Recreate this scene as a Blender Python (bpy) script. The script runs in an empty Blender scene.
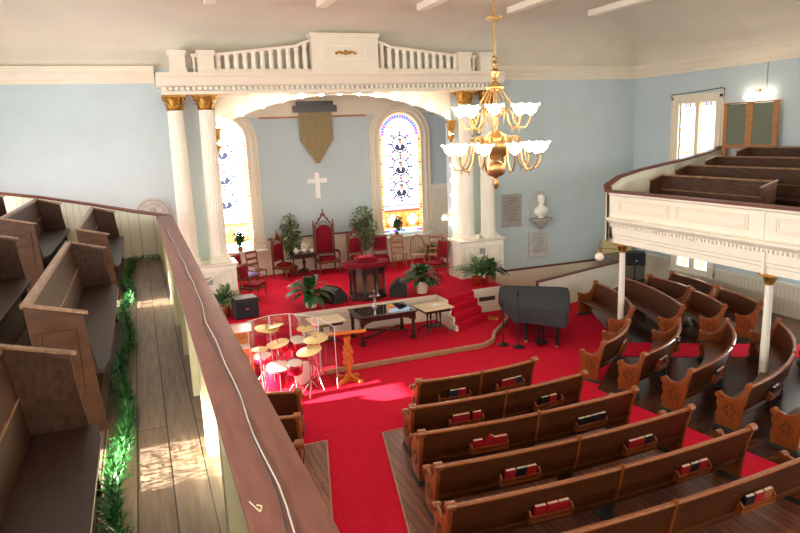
import bpy, bmesh, math, random
from mathutils import Vector, Matrix
random.seed(7)
S = bpy.context.scene
COL = S.collection
PI = math.pi
def lin(c):
    c = c / 255.0
    return c / 12.92 if c <= 0.04045 else ((c + 0.055) / 1.055) ** 2.4
def rgb(r, g, b): return (lin(r), lin(g), lin(b), 1.0)

# ---------------------------------------------------------------- materials
def mat(name, col, rough=0.6, var=0.0, scale=6.0, stretch=(1, 1, 1), metal=0.0, spec=0.5, bump=0.0, col2=None, coat=0.0):
    m = bpy.data.materials.new(name); m.use_nodes = True
    nt = m.node_tree; b = nt.nodes['Principled BSDF']
    b.inputs['Base Color'].default_value = col
    b.inputs['Roughness'].default_value = rough
    b.inputs['Metallic'].default_value = metal
    b.inputs['Specular IOR Level'].default_value = spec
    b.inputs['Coat Weight'].default_value = coat; b.inputs['Coat Roughness'].default_value = 0.3
    if var or col2:
        tc = nt.nodes.new('ShaderNodeTexCoord'); mp = nt.nodes.new('ShaderNodeMapping')
        mp.inputs['Scale'].default_value = stretch
        nz = nt.nodes.new('ShaderNodeTexNoise'); nz.inputs['Scale'].default_value = scale
        nz.inputs['Detail'].default_value = 5
        nt.links.new(tc.outputs['Object'], mp.inputs[0]); nt.links.new(mp.outputs[0], nz.inputs['Vector'])
        rp = nt.nodes.new('ShaderNodeValToRGB')
        rp.color_ramp.elements[0].position = 0.3; rp.color_ramp.elements[1].position = 0.7
        if col2: a, c = col, col2
        else:
            a = tuple(x * (1 - var) for x in col[:3]) + (1,); c = tuple(min(1, x * (1 + var)) for x in col[:3]) + (1,)
        rp.color_ramp.elements[0].color = a; rp.color_ramp.elements[1].color = c
        nt.links.new(nz.outputs['Fac'], rp.inputs[0]); nt.links.new(rp.outputs[0], b.inputs['Base Color'])
        if bump:
            bp = nt.nodes.new('ShaderNodeBump'); bp.inputs['Strength'].default_value = bump; bp.inputs['Distance'].default_value = 0.02
            nt.links.new(nz.outputs['Fac'], bp.inputs['Height']); nt.links.new(bp.outputs[0], b.inputs['Normal'])
    return m
def em(name, col, strength):
    m = bpy.data.materials.new(name); m.use_nodes = True
    b = m.node_tree.nodes['Principled BSDF']
    b.inputs['Base Color'].default_value = col; b.inputs['Emission Color'].default_value = col
    b.inputs['Emission Strength'].default_value = strength; b.inputs['Roughness'].default_value = 0.4
    return m
def planks(name, c1, c2, width, length, rough, along='y', gap=0.004, spec=0.5, dark=(0.01, 0.006, 0.004, 1)):
    m = bpy.data.materials.new(name); m.use_nodes = True
    nt = m.node_tree; b = nt.nodes['Principled BSDF']; N = nt.nodes.new; L = nt.links.new
    tc = N('ShaderNodeTexCoord'); mp = N('ShaderNodeMapping')
    if along == 'y': mp.inputs['Rotation'].default_value = (0, 0, PI / 2)
    br = N('ShaderNodeTexBrick'); br.offset = 0.37
    br.inputs['Color1'].default_value = c1; br.inputs['Color2'].default_value = c2; br.inputs['Mortar'].default_value = dark
    br.inputs['Scale'].default_value = 1; br.inputs['Mortar Size'].default_value = gap
    br.inputs['Brick Width'].default_value = length; br.inputs['Row Height'].default_value = width
    L(tc.outputs['Object'], mp.inputs[0]); L(mp.outputs[0], br.inputs['Vector'])
    m2 = N('ShaderNodeMapping'); m2.inputs['Scale'].default_value = (14, 1.2, 14) if along == 'y' else (1.2, 14, 14)
    nz = N('ShaderNodeTexNoise'); nz.inputs['Scale'].default_value = 2; nz.inputs['Detail'].default_value = 6
    L(tc.outputs['Object'], m2.inputs[0]); L(m2.outputs[0], nz.inputs['Vector'])
    mr = N('ShaderNodeMapRange'); mr.inputs['From Min'].default_value = 0.25; mr.inputs['From Max'].default_value = 0.75
    mr.inputs['To Min'].default_value = 0.6; mr.inputs['To Max'].default_value = 1.35
    L(nz.outputs['Fac'], mr.inputs[0])
    mx = N('ShaderNodeMix'); mx.data_type = 'RGBA'; mx.blend_type = 'MULTIPLY'; mx.inputs['Factor'].default_value = 1
    L(br.outputs['Color'], mx.inputs['A']); L(mr.outputs[0], mx.inputs['B']); L(mx.outputs['Result'], b.inputs['Base Color'])
    b.inputs['Roughness'].default_value = rough; b.inputs['Specular IOR Level'].default_value = spec
    return m
def glassy(name, tint, alpha):
    m = bpy.data.materials.new(name); m.use_nodes = True
    nt = m.node_tree; nt.nodes.clear()
    o = nt.nodes.new('ShaderNodeOutputMaterial'); mx = nt.nodes.new('ShaderNodeMixShader')
    t = nt.nodes.new('ShaderNodeBsdfTransparent'); g = nt.nodes.new('ShaderNodeBsdfGlossy')
    t.inputs[0].default_value = tint; g.inputs['Roughness'].default_value = 0.08
    mx.inputs[0].default_value = alpha
    nt.links.new(t.outputs[0], mx.inputs[1]); nt.links.new(g.outputs[0], mx.inputs[2]); nt.links.new(mx.outputs[0], o.inputs[0])
    return m
M = {}
M['wall'] = mat('blue_plaster', rgb(187, 201, 203), 0.9, 0.03, 1.5)
M['ceil'] = mat('ceiling_plaster', rgb(212, 203, 184), 0.9, 0.035, 1.2, bump=0.06)
M['cream'] = mat('cream_paint', rgb(233, 226, 209), 0.5, 0.02, 3)
M['cream2'] = mat('warm_cream_paint', rgb(226, 215, 193), 0.55, 0.03, 3)
M['ivory'] = mat('gallery_cream_paint', rgb(230, 224, 205), 0.55, 0.02, 3)
M['yellowcream'] = mat('aged_yellow_cream_paint', rgb(222, 212, 172), 0.55, 0.05, 3)
M['gold'] = mat('gilding', rgb(146, 100, 38), 0.4, 0.3, 14, metal=0.7, col2=rgb(196, 144, 62), bump=0.3)
M['brass'] = mat('brass', rgb(172, 138, 92), 0.36, 0.1, 8, metal=0.85)
M['carpet'] = mat('red_carpet', rgb(198, 24, 52), 0.95, 0.09, 9, spec=0.1, bump=0.05)
M['velvet'] = mat('red_velvet', rgb(118, 6, 28), 0.8, 0.18, 10, spec=0.2)
M['pew'] = mat('varnished_pew_wood', rgb(76, 38, 16), 0.32, 0, 3, (2, 2, 9), col2=rgb(106, 56, 24), coat=0.1, spec=0.35)
M['pewback'] = mat('pew_back_wood', rgb(60, 30, 14), 0.36, 0, 3, (1.5, 1.5, 12), col2=rgb(92, 47, 20), spec=0.25)
M['pewcap'] = mat('polished_pew_cap', rgb(132, 68, 28), 0.22, 0, 4, (3, 3, 3), col2=rgb(158, 86, 38), coat=0.5)
M['pewend'] = mat('pew_end_oak', rgb(120, 58, 22), 0.34, 0, 4, (6, 6, 1.2), col2=rgb(152, 80, 34), coat=0.1, spec=0.35)
M['plinth'] = mat('dark_green_plinth', rgb(46, 52, 48), 0.6, 0.1)
M['carve'] = mat('carved_dark_line', rgb(70, 34, 14), 0.5)
M['gpew'] = mat('old_dark_gallery_pew', rgb(50, 29, 18), 0.45, 0, 3, (9, 1.2, 6), col2=rgb(78, 49, 31), spec=0.25)
M['gseat'] = mat('worn_seat_board', rgb(40, 23, 16), 0.42, 0, 3, (9, 1, 4), col2=rgb(58, 36, 26), spec=0.3)
M['gend'] = mat('gallery_pew_end', rgb(58, 35, 21), 0.45, 0, 3, (1.5, 1.5, 5), col2=rgb(82, 51, 30), spec=0.25)
M['gcap'] = mat('worn_pew_cap', rgb(104, 72, 50), 0.33, 0, 6, (4, 1, 4), col2=rgb(150, 116, 86), spec=0.3)
M['rail'] = mat('oxblood_rail_paint', rgb(114, 68, 58), 0.45, 0, 3, (6, 1, 4), col2=rgb(134, 84, 72), spec=0.3)
M['trimred'] = mat('dark_red_brown_trim', rgb(104, 52, 40), 0.45, 0.1, 6)
M['darkwood'] = mat('dark_mahogany', rgb(40, 21, 15), 0.26, 0, 4, (1, 1, 5), col2=rgb(60, 33, 23), coat=0.3)
M['chair'] = mat('walnut_chair_wood', rgb(90, 46, 24), 0.4, 0, 6, (1, 1, 4), col2=rgb(122, 68, 36))
M['lightchair'] = mat('light_brown_chair_wood', rgb(142, 90, 50), 0.45, 0, 6, (1, 1, 4), col2=rgb(172, 118, 72))
M['oak'] = mat('golden_oak', rgb(190, 104, 32), 0.4, 0, 5, (1, 1, 5), col2=rgb(218, 138, 58))
M['organ'] = mat('organ_walnut', rgb(168, 100, 46), 0.3, 0, 4, (1.5, 6, 6), col2=rgb(204, 142, 80), coat=0.3)
M['black'] = mat('black_plastic', rgb(24, 24, 27), 0.55, 0.1, 20)
M['grille'] = mat('black_speaker_grille', rgb(16, 16, 18), 0.7, 0.2, 60)
M['cloth'] = mat('black_piano_cover', rgb(44, 47, 51), 0.75, 0.15, 4, bump=0.2)
M['chrome'] = mat('chrome', rgb(205, 205, 208), 0.18, metal=0.9)
M['white'] = mat('white_ceramic', rgb(240, 238, 232), 0.35, 0.02)
M['paper'] = mat('white_paper', rgb(238, 236, 228), 0.7, 0.02)
M['stone'] = mat('grey_marble', rgb(186, 184, 176), 0.6, 0.14, 9, bump=0.05)
M['stone2'] = mat('weathered_plaque_stone', rgb(158, 154, 146), 0.65, 0.15, 9)
M['letter'] = mat('engraved_lettering', rgb(112, 108, 102), 0.7)
M['leaf'] = mat('dark_green_leaf', rgb(36, 78, 34), 0.45, 0.3, 5)
M['leaf2'] = mat('mid_green_leaf', rgb(66, 106, 52), 0.45, 0.3, 5)
M['leaf3'] = mat('dusty_green_leaf', rgb(104, 116, 74), 0.5, 0.3, 5)
M['garland'] = mat('artificial_fir_green', rgb(34, 100, 40), 0.5, 0.4, 12)
M['bark'] = mat('plant_stem', rgb(92, 68, 44), 0.8, 0.2)
M['pot'] = mat('cream_woven_pot', rgb(222, 206, 178), 0.6, 0.06, 30)
M['copper'] = mat('copper_pot', rgb(200, 100, 58), 0.25, 0.1, 6, metal=0.85)
M['terracotta'] = mat('terracotta', rgb(168, 84, 56), 0.7, 0.1)
M['banner'] = mat('olive_gold_banner_cloth', rgb(138, 120, 84), 0.85, 0, 40, (1, 1, 0.08), col2=rgb(156, 138, 100))
M['cymbal'] = mat('brass_cymbal', rgb(236, 210, 142), 0.36, 0.08, 8, metal=0.45)
M['drum'] = mat('red_drum_lacquer', rgb(170, 12, 40), 0.2, 0.1, coat=0.5)
M['skin'] = mat('white_drumhead', rgb(240, 236, 226), 0.5, 0.02)
M['glass'] = glassy('clear_acrylic', (0.96, 0.97, 0.97, 1), 0.10)
M['acrylic_edge'] = mat('acrylic_edge', rgb(225, 232, 235), 0.25)
M['lampglass'] = em('lit_lamp_glass', (1.0, 0.86, 0.62, 1), 9.0)
M['bulb'] = em('lit_bulb', (1.0, 0.84, 0.6, 1), 30.0)
M['globe'] = mat('clear_globe', rgb(235, 225, 205), 0.15, 0.05)
M['floor'] = planks('dark_floor_boards', rgb(64, 37, 27), rgb(88, 54, 40), 0.11, 2.6, 0.25, 'x', 0.006)
M['gfloor'] = planks('grey_brown_gallery_boards', rgb(112, 94, 80), rgb(132, 112, 96), 0.25, 7.0, 0.5, 'y', 0.006)
def beadboard(name, c, dark, w):
    m = bpy.data.materials.new(name); m.use_nodes = True
    nt = m.node_tree; b = nt.nodes['Principled BSDF']; N = nt.nodes.new; L = nt.links.new
    tc = N('ShaderNodeTexCoord'); sx = N('ShaderNodeSeparateXYZ'); L(tc.outputs['Object'], sx.inputs[0])
    ad = N('ShaderNodeMath'); ad.operation = 'ADD'; L(sx.outputs[0], ad.inputs[0]); L(sx.outputs[1], ad.inputs[1])
    pp = N('ShaderNodeMath'); pp.operation = 'PINGPONG'; L(ad.outputs[0], pp.inputs[0]); pp.inputs[1].default_value = w / 2
    mr = N('ShaderNodeMapRange'); mr.inputs['From Min'].default_value = 0.003; mr.inputs['From Max'].default_value = 0.007; L(pp.outputs[0], mr.inputs[0])
    mx = N('ShaderNodeMix'); mx.data_type = 'RGBA'; mx.inputs['A'].default_value = dark; mx.inputs['B'].default_value = c
    L(mr.outputs[0], mx.inputs['Factor']); L(mx.outputs['Result'], b.inputs['Base Color']); b.inputs['Roughness'].default_value = 0.5
    return m
M['bead'] = beadboard('cream_beadboard', rgb(226, 218, 194), rgb(186, 176, 148), .13)
M['slab'] = planks('reddish_pew_platform', rgb(112, 66, 50), rgb(138, 86, 66), 0.12, 2.2, 0.35, 'y', 0.006)
M['edge'] = mat('worn_wood_edging', rgb(176, 140, 108), 0.5, 0.15, 8)
M['greenboard'] = mat('dull_green_board', rgb(110, 116, 96), 0.8, 0.06, 6)
M['tanwood'] = mat('tan_wood_frame', rgb(160, 104, 58), 0.45, 0, 4, (1, 1, 5), col2=rgb(184, 126, 76))
M['redbook'] = mat('red_hymnal_cover', rgb(178, 22, 40), 0.5, 0.1)
M['blackbook'] = mat('black_hymnal_cover', rgb(26, 26, 34), 0.5, 0.1)
M['bluebook'] = mat('navy_hymnal_cover', rgb(34, 42, 66), 0.5, 0.1)
M['brownbook'] = mat('tan_hymnal_cover', rgb(170, 96, 60), 0.5, 0.1)
M['pages'] = mat('book_pages', rgb(226, 216, 186), 0.8, 0.05, 40)
M['glasstop'] = mat('dark_glass_top', rgb(20, 20, 22), 0.04, spec=0.9)
M['cabinet'] = mat('grey_brown_cabinet', rgb(126, 118, 104), 0.6, 0.1)
M['tancloth'] = mat('tan_grille_cloth', rgb(150, 118, 82), 0.8, 0.1, 30)
M['parch'] = mat('parchment_board', rgb(214, 196, 142), 0.7, 0.06, 3)
M['purple'] = mat('lavender_cloth', rgb(150, 130, 190), 0.8, 0.05)
M['cable'] = mat('white_cable', rgb(196, 188, 178), 0.5)
M['darkcable'] = mat('dark_cable', rgb(70, 56, 50), 0.6)
M['scratch'] = mat('scratched_mark', rgb(214, 190, 150), 0.7)
M['flowerwhite'] = mat('white_petal', rgb(244, 240, 228), 0.6)
M['flowerred'] = mat('red_petal', rgb(200, 30, 40), 0.6)

# ---------------------------------------------------------------- mesh builder
class MB:
    def __init__(s): s.v = []; s.f = []; s.m = []
    def add(s, vs, fs, mi=0):
        o = len(s.v); s.v += [tuple(v) for v in vs]
        for f in fs: s.f.append(tuple(i + o for i in f)); s.m.append(mi)
        return s
    def box(s, x0, x1, y0, y1, z0, z1, mi=0, R=None, c=None):
        vs = [Vector((x, y, z)) for z in (z0, z1) for y in (y0, y1) for x in (x0, x1)]
        if R is not None:
            c = Vector(c) if c is not None else sum(vs, Vector()) / 8
            vs = [c + R @ (v - c) for v in vs]
        return s.add(vs, [(0, 2, 3, 1), (4, 5, 7, 6), (0, 1, 5, 4), (2, 6, 7, 3), (0, 4, 6, 2), (1, 3, 7, 5)], mi)
    def prism(s, poly, o, U, V, W, mi=0):      # polygon (u,v) in plane o+uU+vV, thickness W
        o, U, V, W = Vector(o), Vector(U), Vector(V), Vector(W); n = len(poly)
        a = [o + U * u + V * v for u, v in poly]; b = [p + W for p in a]
        fs = [tuple(range(n))[::-1], tuple(range(n, 2 * n))] + [(i, (i + 1) % n, n + (i + 1) % n, n + i) for i in range(n)]
        return s.add(a + b, fs, mi)
    def flat(s, poly, o, U, V, mi=0):
        o, U, V = Vector(o), Vector(U), Vector(V)
        return s.add([o + U * u + V * v for u, v in poly], [tuple(range(len(poly)))], mi)
    def lathe(s, prof, c=(0, 0, 0), n=16, mi=0, A=None, sx=1, sy=1, caps=True):   # A: matrix mapping local axis
        c = Vector(c); vs = []; fs = []; k = len(prof)
        for r, z in prof:
            for i in range(n):
                a = 2 * PI * i / n; p = Vector((r * math.cos(a) * sx, r * math.sin(a) * sy, z))
                vs.append(c + (A @ p if A is not None else p))
        for j in range(k - 1):
            for i in range(n):
                i2 = (i + 1) % n
                fs.append((j * n + i, j * n + i2, (j + 1) * n + i2, (j + 1) * n + i))
        if caps and prof[0][0] > 1e-5: fs.append(tuple(range(n))[::-1])
        if caps and prof[-1][0] > 1e-5: fs.append(tuple((k - 1) * n + i for i in range(n)))
        return s.add(vs, fs, mi)
    def cyl(s, a, b, r, n=10, mi=0, r2=None):
        return s.tube([a, b], [r, r2 if r2 is not None else r], n, mi)
    def tube(s, pts, r, n=8, mi=0):
        pts = [Vector(p) for p in pts]; k = len(pts)
        rs = r if isinstance(r, (list, tuple)) else [r] * k
        vs = []; fs = []; up = None
        for i, p in enumerate(pts):
            t = (pts[min(i + 1, k - 1)] - pts[max(i - 1, 0)]).normalized()
            if up is None:
                up = Vector((0, 0, 1)) if abs(t.z) < 0.9 else Vector((1, 0, 0))
            x = t.cross(up)
            if x.length < 1e-4: x = t.cross(Vector((0.3, 1, 0.2)))
            x.normalize(); y = x.cross(t).normalized(); up = y
            for j in range(n):
                a = 2 * PI * j / n; vs.append(p + x * (rs[i] * math.cos(a)) + y * (rs[i] * math.sin(a)))
        for i in range(k - 1):
            for j in range(n):
                j2 = (j + 1) % n; fs.append((i * n + j, i * n + j2, (i + 1) * n + j2, (i + 1) * n + j))
        fs.append(tuple(range(n))[::-1]); fs.append(tuple((k - 1) * n + j for j in range(n)))
        return s.add(vs, fs, mi)
    def ball(s, c, r, n=10, mi=0):
        if not isinstance(r, (tuple, list)): r = (r, r, r)
        k = max(5, n // 2 + 1)
        prof = [(max(0.0, math.sin(PI * j / k)), -math.cos(PI * j / k)) for j in range(k + 1)]
        prof[0] = (0.0001, -1); prof[-1] = (0.0001, 1)
        A = Matrix.Diagonal(Vector(r))
        return s.lathe(prof, c, n, mi, A)
    def sweep(s, frames, sec, mi=0, closed=False):   # frames: [(p, n2d)] sec: [(u,z)]
        k = len(frames); n = len(sec); vs = []; fs = []
        for p, nn in frames:
            for u, z in sec: vs.append((p[0] + nn[0] * u, p[1] + nn[1] * u, (p[2] if len(p) > 2 else 0) + z))
        for i in range(k - 1):
            for j in range(n):
                j2 = (j + 1) % n; fs.append((i * n + j, (i + 1) * n + j, (i + 1) * n + j2, i * n + j2))
        fs.append(tuple(range(n))); fs.append(tuple((k - 1) * n + j for j in range(n))[::-1])
        return s.add(vs, fs, mi)
    def blade(s, base, d, length, width, droop, mi=0, seg=4, up=None):
        base = Vector(base); d = Vector(d).normalized(); side = d.cross(Vector((0, 0, 1)))
        if side.length < 1e-3: side = Vector((1, 0, 0))
        side.normalize(); vs = []; fs = []
        for i in range(seg + 1):
            t = i / seg; p = base + d * (length * t) + Vector((0, 0, -droop * length * t * t))
            w = width * 0.5 * max(0.04, math.sin(PI * (0.12 + 0.86 * t)))
            vs += [p - side * w, p + side * w + Vector((0, 0, w * 0.3))]
        for i in range(seg): fs.append((2 * i, 2 * i + 1, 2 * i + 3, 2 * i + 2))
        return s.add(vs, fs, mi)
    def build(s, name, m, parent=None, world=False, smooth=35, bevel=0):
        me = bpy.data.meshes.new(name)
        off = Vector(parent.location) if (parent is not None and world) else Vector()
        if world and parent is not None and parent.parent is not None: off += Vector(parent.parent.location)
        me.from_pydata([tuple(Vector(v) - off) for v in s.v], [], s.f)
        for x in (m if isinstance(m, (list, tuple)) else [m]): me.materials.append(M[x] if isinstance(x, str) else x)
        bm = bmesh.new(); bm.from_mesh(me)
        ml = bm.faces.layers.int.new('k')
        bm.faces.ensure_lookup_table()
        for i, f in enumerate(bm.faces): f.material_index = s.m[i]
        bmesh.ops.recalc_face_normals(bm, faces=bm.faces)
        if bevel:
            es = [e for e in bm.edges if len(e.link_faces) == 2 and e.calc_face_angle(0) > 0.6]
            if es: bmesh.ops.bevel(bm, geom=es, offset=bevel, segments=2, affect='EDGES', clamp_overlap=True, profile=0.5)
        bm.to_mesh(me); bm.free()
        if smooth:
            for p in me.polygons: p.use_smooth = True
            me.set_sharp_from_angle(angle=math.radians(smooth))
        o = bpy.data.objects.new(name, me); COL.objects.link(o)
        if parent is not None: o.parent = parent
        return o
def tag(o, label, cat, group=None, kind=None):
    if label: o['label'] = label
    if cat: o['category'] = cat
    if group: o['group'] = group
    if kind: o['kind'] = kind
    return o
def thing(name, label, cat, loc=(0, 0, 0), rz=0, group=None):
    o = bpy.data.objects.new(name, None); COL.objects.link(o)
    o.empty_display_size = 0.1
    o.location = loc; o.rotation_euler = (0, 0, rz)
    return tag(o, label, cat, group)
def struct(mb, name, m, **k):
    o = mb.build(name, m, **k); o['kind'] = 'structure'; return o
def kids(o): return [c for c in COL.objects if c.parent == o]
def dup(o, loc, rz=None, label=None, group=None):
    r = o.copy(); COL.objects.link(r); r.location = loc
    if rz is not None: r.rotation_euler = (0, 0, rz)
    if label: r['label'] = label
    if group: r['group'] = group
    for c in kids(o):
        d = c.copy(); COL.objects.link(d); d.parent = r
        for g in kids(c):
            e = g.copy(); COL.objects.link(e); e.parent = d
    return r
def Rz(a): return Matrix.Rotation(a, 3, 'Z')
def Rx(a): return Matrix.Rotation(a, 3, 'X')
def Ry(a): return Matrix.Rotation(a, 3, 'Y')

# ---------------------------------------------------------------- camera
cd = bpy.data.cameras.new('camera'); cam = bpy.data.objects.new('camera', cd); COL.objects.link(cam)
yw, pt, rl = math.radians(21.10), math.radians(-11.27), math.radians(2.28)
f = Vector((math.sin(yw) * math.cos(pt), math.cos(yw) * math.cos(pt), math.sin(pt)))
R0 = Vector((math.cos(yw), -math.sin(yw), 0)); U0 = R0.cross(f)
R1 = R0 * math.cos(rl) - U0 * math.sin(rl); U1 = U0 * math.cos(rl) + R0 * math.sin(rl)
mw = Matrix((R1, U1, -f)).transposed().to_4x4(); mw.translation = (0, 0, 5.3)
cam.matrix_world = mw
cd.sensor_width = 36; cd.lens = 662.0 / 800 * 36; cd.clip_start = 0.05; cd.clip_end = 200
S.camera = cam
EXPO = 0.72
SUN_E = 50.0
def LIGHTS():
    day = (.97, .98, 1.0); warm = (1, .94, .86)
    for y in (-3.5, 1.0, 8.0, 13.0): area('window_daylight', (XL + .1, y, 5.2), (1, 0, -.05), 1.5, 2.4, 260, day)      # left side windows
    for x in (-.5, 5.6, 11.7): area('window_daylight', (x, YB + .1, 5.8), (0, 1, .35), 1.8, 2.4, 260, warm)                    # rear windows
    for y in (-3.0, 2.0, 7.0): area('window_daylight', (XR - .1, y, 5.6), (-1, 0, -.1), 1.5, 2.2, 190, day)                     # right side windows
    for y in (1.5, 6.5, 11.0): area('window_daylight', (XR - .1, y, 1.5), (-1, 0, -.05), 1.6, 1.0, 60, day)
    for y in (8.5, 13.0, 16.9): area('window_daylight', (XL + .1, y, 1.6), (1, 0, -.05), 1.4, 1.0, 110, day)
# ================================================================ the room
XL, XR, YB, YF, ZC = -4.95, 16.15, -7.0, 18.8, 8.5
XC = 5.6
fl = MB().box(XL - .2, XR + .2, YB - .2, 22.3, -0.15, 0.0); struct(fl, 'floor', 'floor', smooth=0)

def wall_x(name, x0, x1, holes):      # side wall with rectangular openings (y0,y1,z0,z1)
    mb = MB(); ys = sorted({YB - .2, YF + .2} | {h[0] for h in holes} | {h[1] for h in holes})
    for a, b in zip(ys, ys[1:]):
        hs = sorted([h for h in holes if h[0] < b - 1e-6 and h[1] > a + 1e-6], key=lambda h: h[2]); z = 0.0
        for h in hs:
            mb.box(x0, x1, a, b, z, h[2]); z = h[3]
        mb.box(x0, x1, a, b, z, 8.6)
    return struct(mb, name, 'wall', smooth=0)
SUN_L = [(4.62, 5.62, 3.66, 4.6), (10.85, 11.32, 3.66, 4.6), (11.95, 12.75, 0.95, 2.38), (13.0, 14.2, 0.95, 2.38)]
wall_x('wall_left', XL - .2, XL, SUN_L)
WR_UP = (14.98, 17.05, 3.9, 6.1); WR_LO1 = (16.0, 16.56, .74, 2.0); WR_LO2 = (15.28, 15.84, .74, 2.0)
wall_x('wall_right', XR, XR + .2, [(WR_UP[0] + .12, WR_UP[1] - .12, WR_UP[2], WR_UP[3] - .1), WR_LO1, WR_LO2])
struct(MB().box(XL - .2, XR + .2, YB - .2, YB, 0, 8.6), 'wall_back', 'wall', smooth=0)

# front wall with the segmental arch
OL, OR, ZS, ZT = 2.1, 9.1, 5.72, 6.52
hw = (OR - OL) / 2; rise = ZT - ZS; AR = (hw * hw + rise * rise) / (2 * rise); ACZ = ZT - AR
def arch_z(x): return ACZ + math.sqrt(AR * AR - (x - XC) ** 2)
mb = MB(); y0, y1 = YF, YF + .35
mb.box(XL - .2, OL, y0, y1, 0, 8.6).box(OR, XR + .2, y0, y1, 0, 8.6).box(OL, OR, y0, y1, 0, .77)
NA = 32
xs = [OL + (OR - OL) * i / NA for i in range(NA + 1)]
for a, b in zip(xs, xs[1:]):
    za, zb = arch_z(a), arch_z(b)
    mb.add([(a, y0, za), (b, y0, zb), (b, y0, 8.6), (a, y0, 8.6), (a, y1, za), (b, y1, zb), (b, y1, 8.6), (a, y1, 8.6)],
           [(0, 1, 2, 3), (5, 4, 7, 6), (0, 4, 5, 1), (3, 2, 6, 7)])
struct(mb, 'wall_front', 'wall', smooth=0)

# alcove behind the arch
AX0, AX1, AY, AZ = 0.9, 11.0, 22.0, 7.0
mb = MB().box(AX0, AX1, AY, AY + .2, 0, AZ)
struct(mb, 'wall_alcove', 'wall', smooth=0)
struct(MB().box(AX0 - .2, AX0, YF + .35, AY + .2, 0, AZ).box(AX1, AX1 + .2, YF + .35, AY + .2, 0, AZ), 'wall_alcove_side', 'wall', smooth=0)
struct(MB().box(AX0 - .2, AX1 + .2, YF + .35, AY + .2, AZ, AZ + .15), 'ceiling_alcove', 'cream2', smooth=0)

# coved ceiling
def fc(s): return math.sqrt(max(0, 1 - (1 - min(1, s)) ** 2))
NS = 16; ss = [(1 - math.cos(PI / 2 * i / NS)) for i in range(NS + 1)]
DX, DY, Z0 = 3.0, 2.0, 7.22
gx = [XL + DX * s for s in ss] + [XR - DX * s for s in ss[::-1]]
gy = [YB + DY * s for s in ss] + [YF - DY * s for s in ss[::-1]]
vs = []; fs = []
for y in gy:
    for x in gx:
        s = min((x - XL) / DX, (XR - x) / DX, (y - YB) / DY, (YF - y) / DY)
        vs.append((x, y, Z0 + (ZC - Z0) * fc(s)))
nx = len(gx)
for j in range(len(gy) - 1):
    for i in range(nx - 1):
        a, b, c, d = j * nx + i, j * nx + i + 1, (j + 1) * nx + i + 1, (j + 1) * nx + i
        left = i < NS; front = j > NS
        if left != front: fs += [(a, b, c), (a, c, d)]
        else: fs += [(a, b, d), (b, c, d)]
mb = MB().add(vs, fs); o = struct(mb, 'ceiling', 'ceil', smooth=50)
for i, x in enumerate((1.9, 4.5, 7.1, 9.7, 12.3)):
    struct(MB().box(x - .12, x + .12, -4.5, 16.2, ZC - .16, ZC - .005), f'trim_{20 + i}', 'cream', smooth=0)

# cornice mouldings
CP = [(0, 6.84), (.05, 6.84), (.05, 6.93), (.08, 6.95), (.10, 7.02), (.16, 7.10), (.20, 7.14), (.20, 7.19), (.23, 7.20), (.23, 7.25), (0, 7.25)]
def cornice(name, pts):
    fr = [((p[0], p[1]), p[2]) for p in pts]; mb = MB().sweep(fr, CP); return struct(mb, name, 'cream2', smooth=30)
cornice('trim_1', [(XL, YF, (0, -1)), (.66, YF, (0, -1))])
cornice('trim_2', [(10.5, YF, (0, -1)), (XR, YF, (-1, -1)), (XR, YB, (-1, 0))])
cornice('trim_3', [(XL, YB, (1, 0)), (XL, YF, (1, 0))])

# wainscot and chair rail on the front and right walls
struct(MB().box(9.9, XR, YF - .03, YF, 0, .7), 'trim_4', 'bead', smooth=0)
struct(MB().box(9.9, XR, YF - .06, YF, .7, .76), 'trim_5', 'trimred', smooth=0)
struct(MB().box(XR - .03, XR, -3, 14.98, 0, .86).box(XR - .03, XR, 14.98, 16.86, 0, .58).box(XR - .03, XR, 16.86, YF, 0, .86), 'trim_6', 'bead', smooth=0)
struct(MB().box(XR - .08, XR, -3, 14.96, .86, .92).box(XR - .08, XR, 16.88, YF, .86, .92), 'trim_7', 'ivory', smooth=0)
# alcove wainscot, chair rail, picture rail
struct(MB().box(AX0, AX1, AY - .03, AY, .84, 1.68).box(3.78, 7.42, AY - .03, AY, 1.68, 2.0), 'trim_8', 'cream2', smooth=0)
struct(MB().box(3.8, 7.42, AY - .07, AY, 2.0, 2.06), 'trim_9', 'trimred', smooth=0)
struct(MB().box(3.8, 7.42, AY - .05, AY, 5.96, 6.02).box(9.86, AX1, AY - .05, AY, 5.96, 6.02), 'trim_10', 'tanwood', smooth=0)
struct(MB().box(AX0 + .002, AX1 - .002, AY - .01, AY, 6.021, AZ - .002), 'trim_11', 'cream2', smooth=0)
struct(MB().box(AX0, AX1, AY - .06, AY - .03, .84, 1.0), 'baseboard_alcove', 'cream2', smooth=0)

# white partition beside the piano
pa, pb = Vector((10.5, 16.06, 0)), Vector((14.3, 17.2, 0)); d = (pb - pa).normalized(); n = Vector((d.y, -d.x, 0)); Lp = (pb - pa).length
t = thing('low_partition', 'low cream partition wall with dark red cap behind the piano and the side pews', 'partition', pa, math.atan2(d.y, d.x))
MB().box(0, Lp, 0, .06, .0135, .92).build('panel', 'cream', t, smooth=0)
MB().box(-.03, Lp, -.03, .09, .92, .97).build('cap', 'trimred', t, smooth=0)
MB().box(-.05, 0, -.01, .07, .0135, .92).build('end_trim', 'trimred', t, smooth=0)

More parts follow.
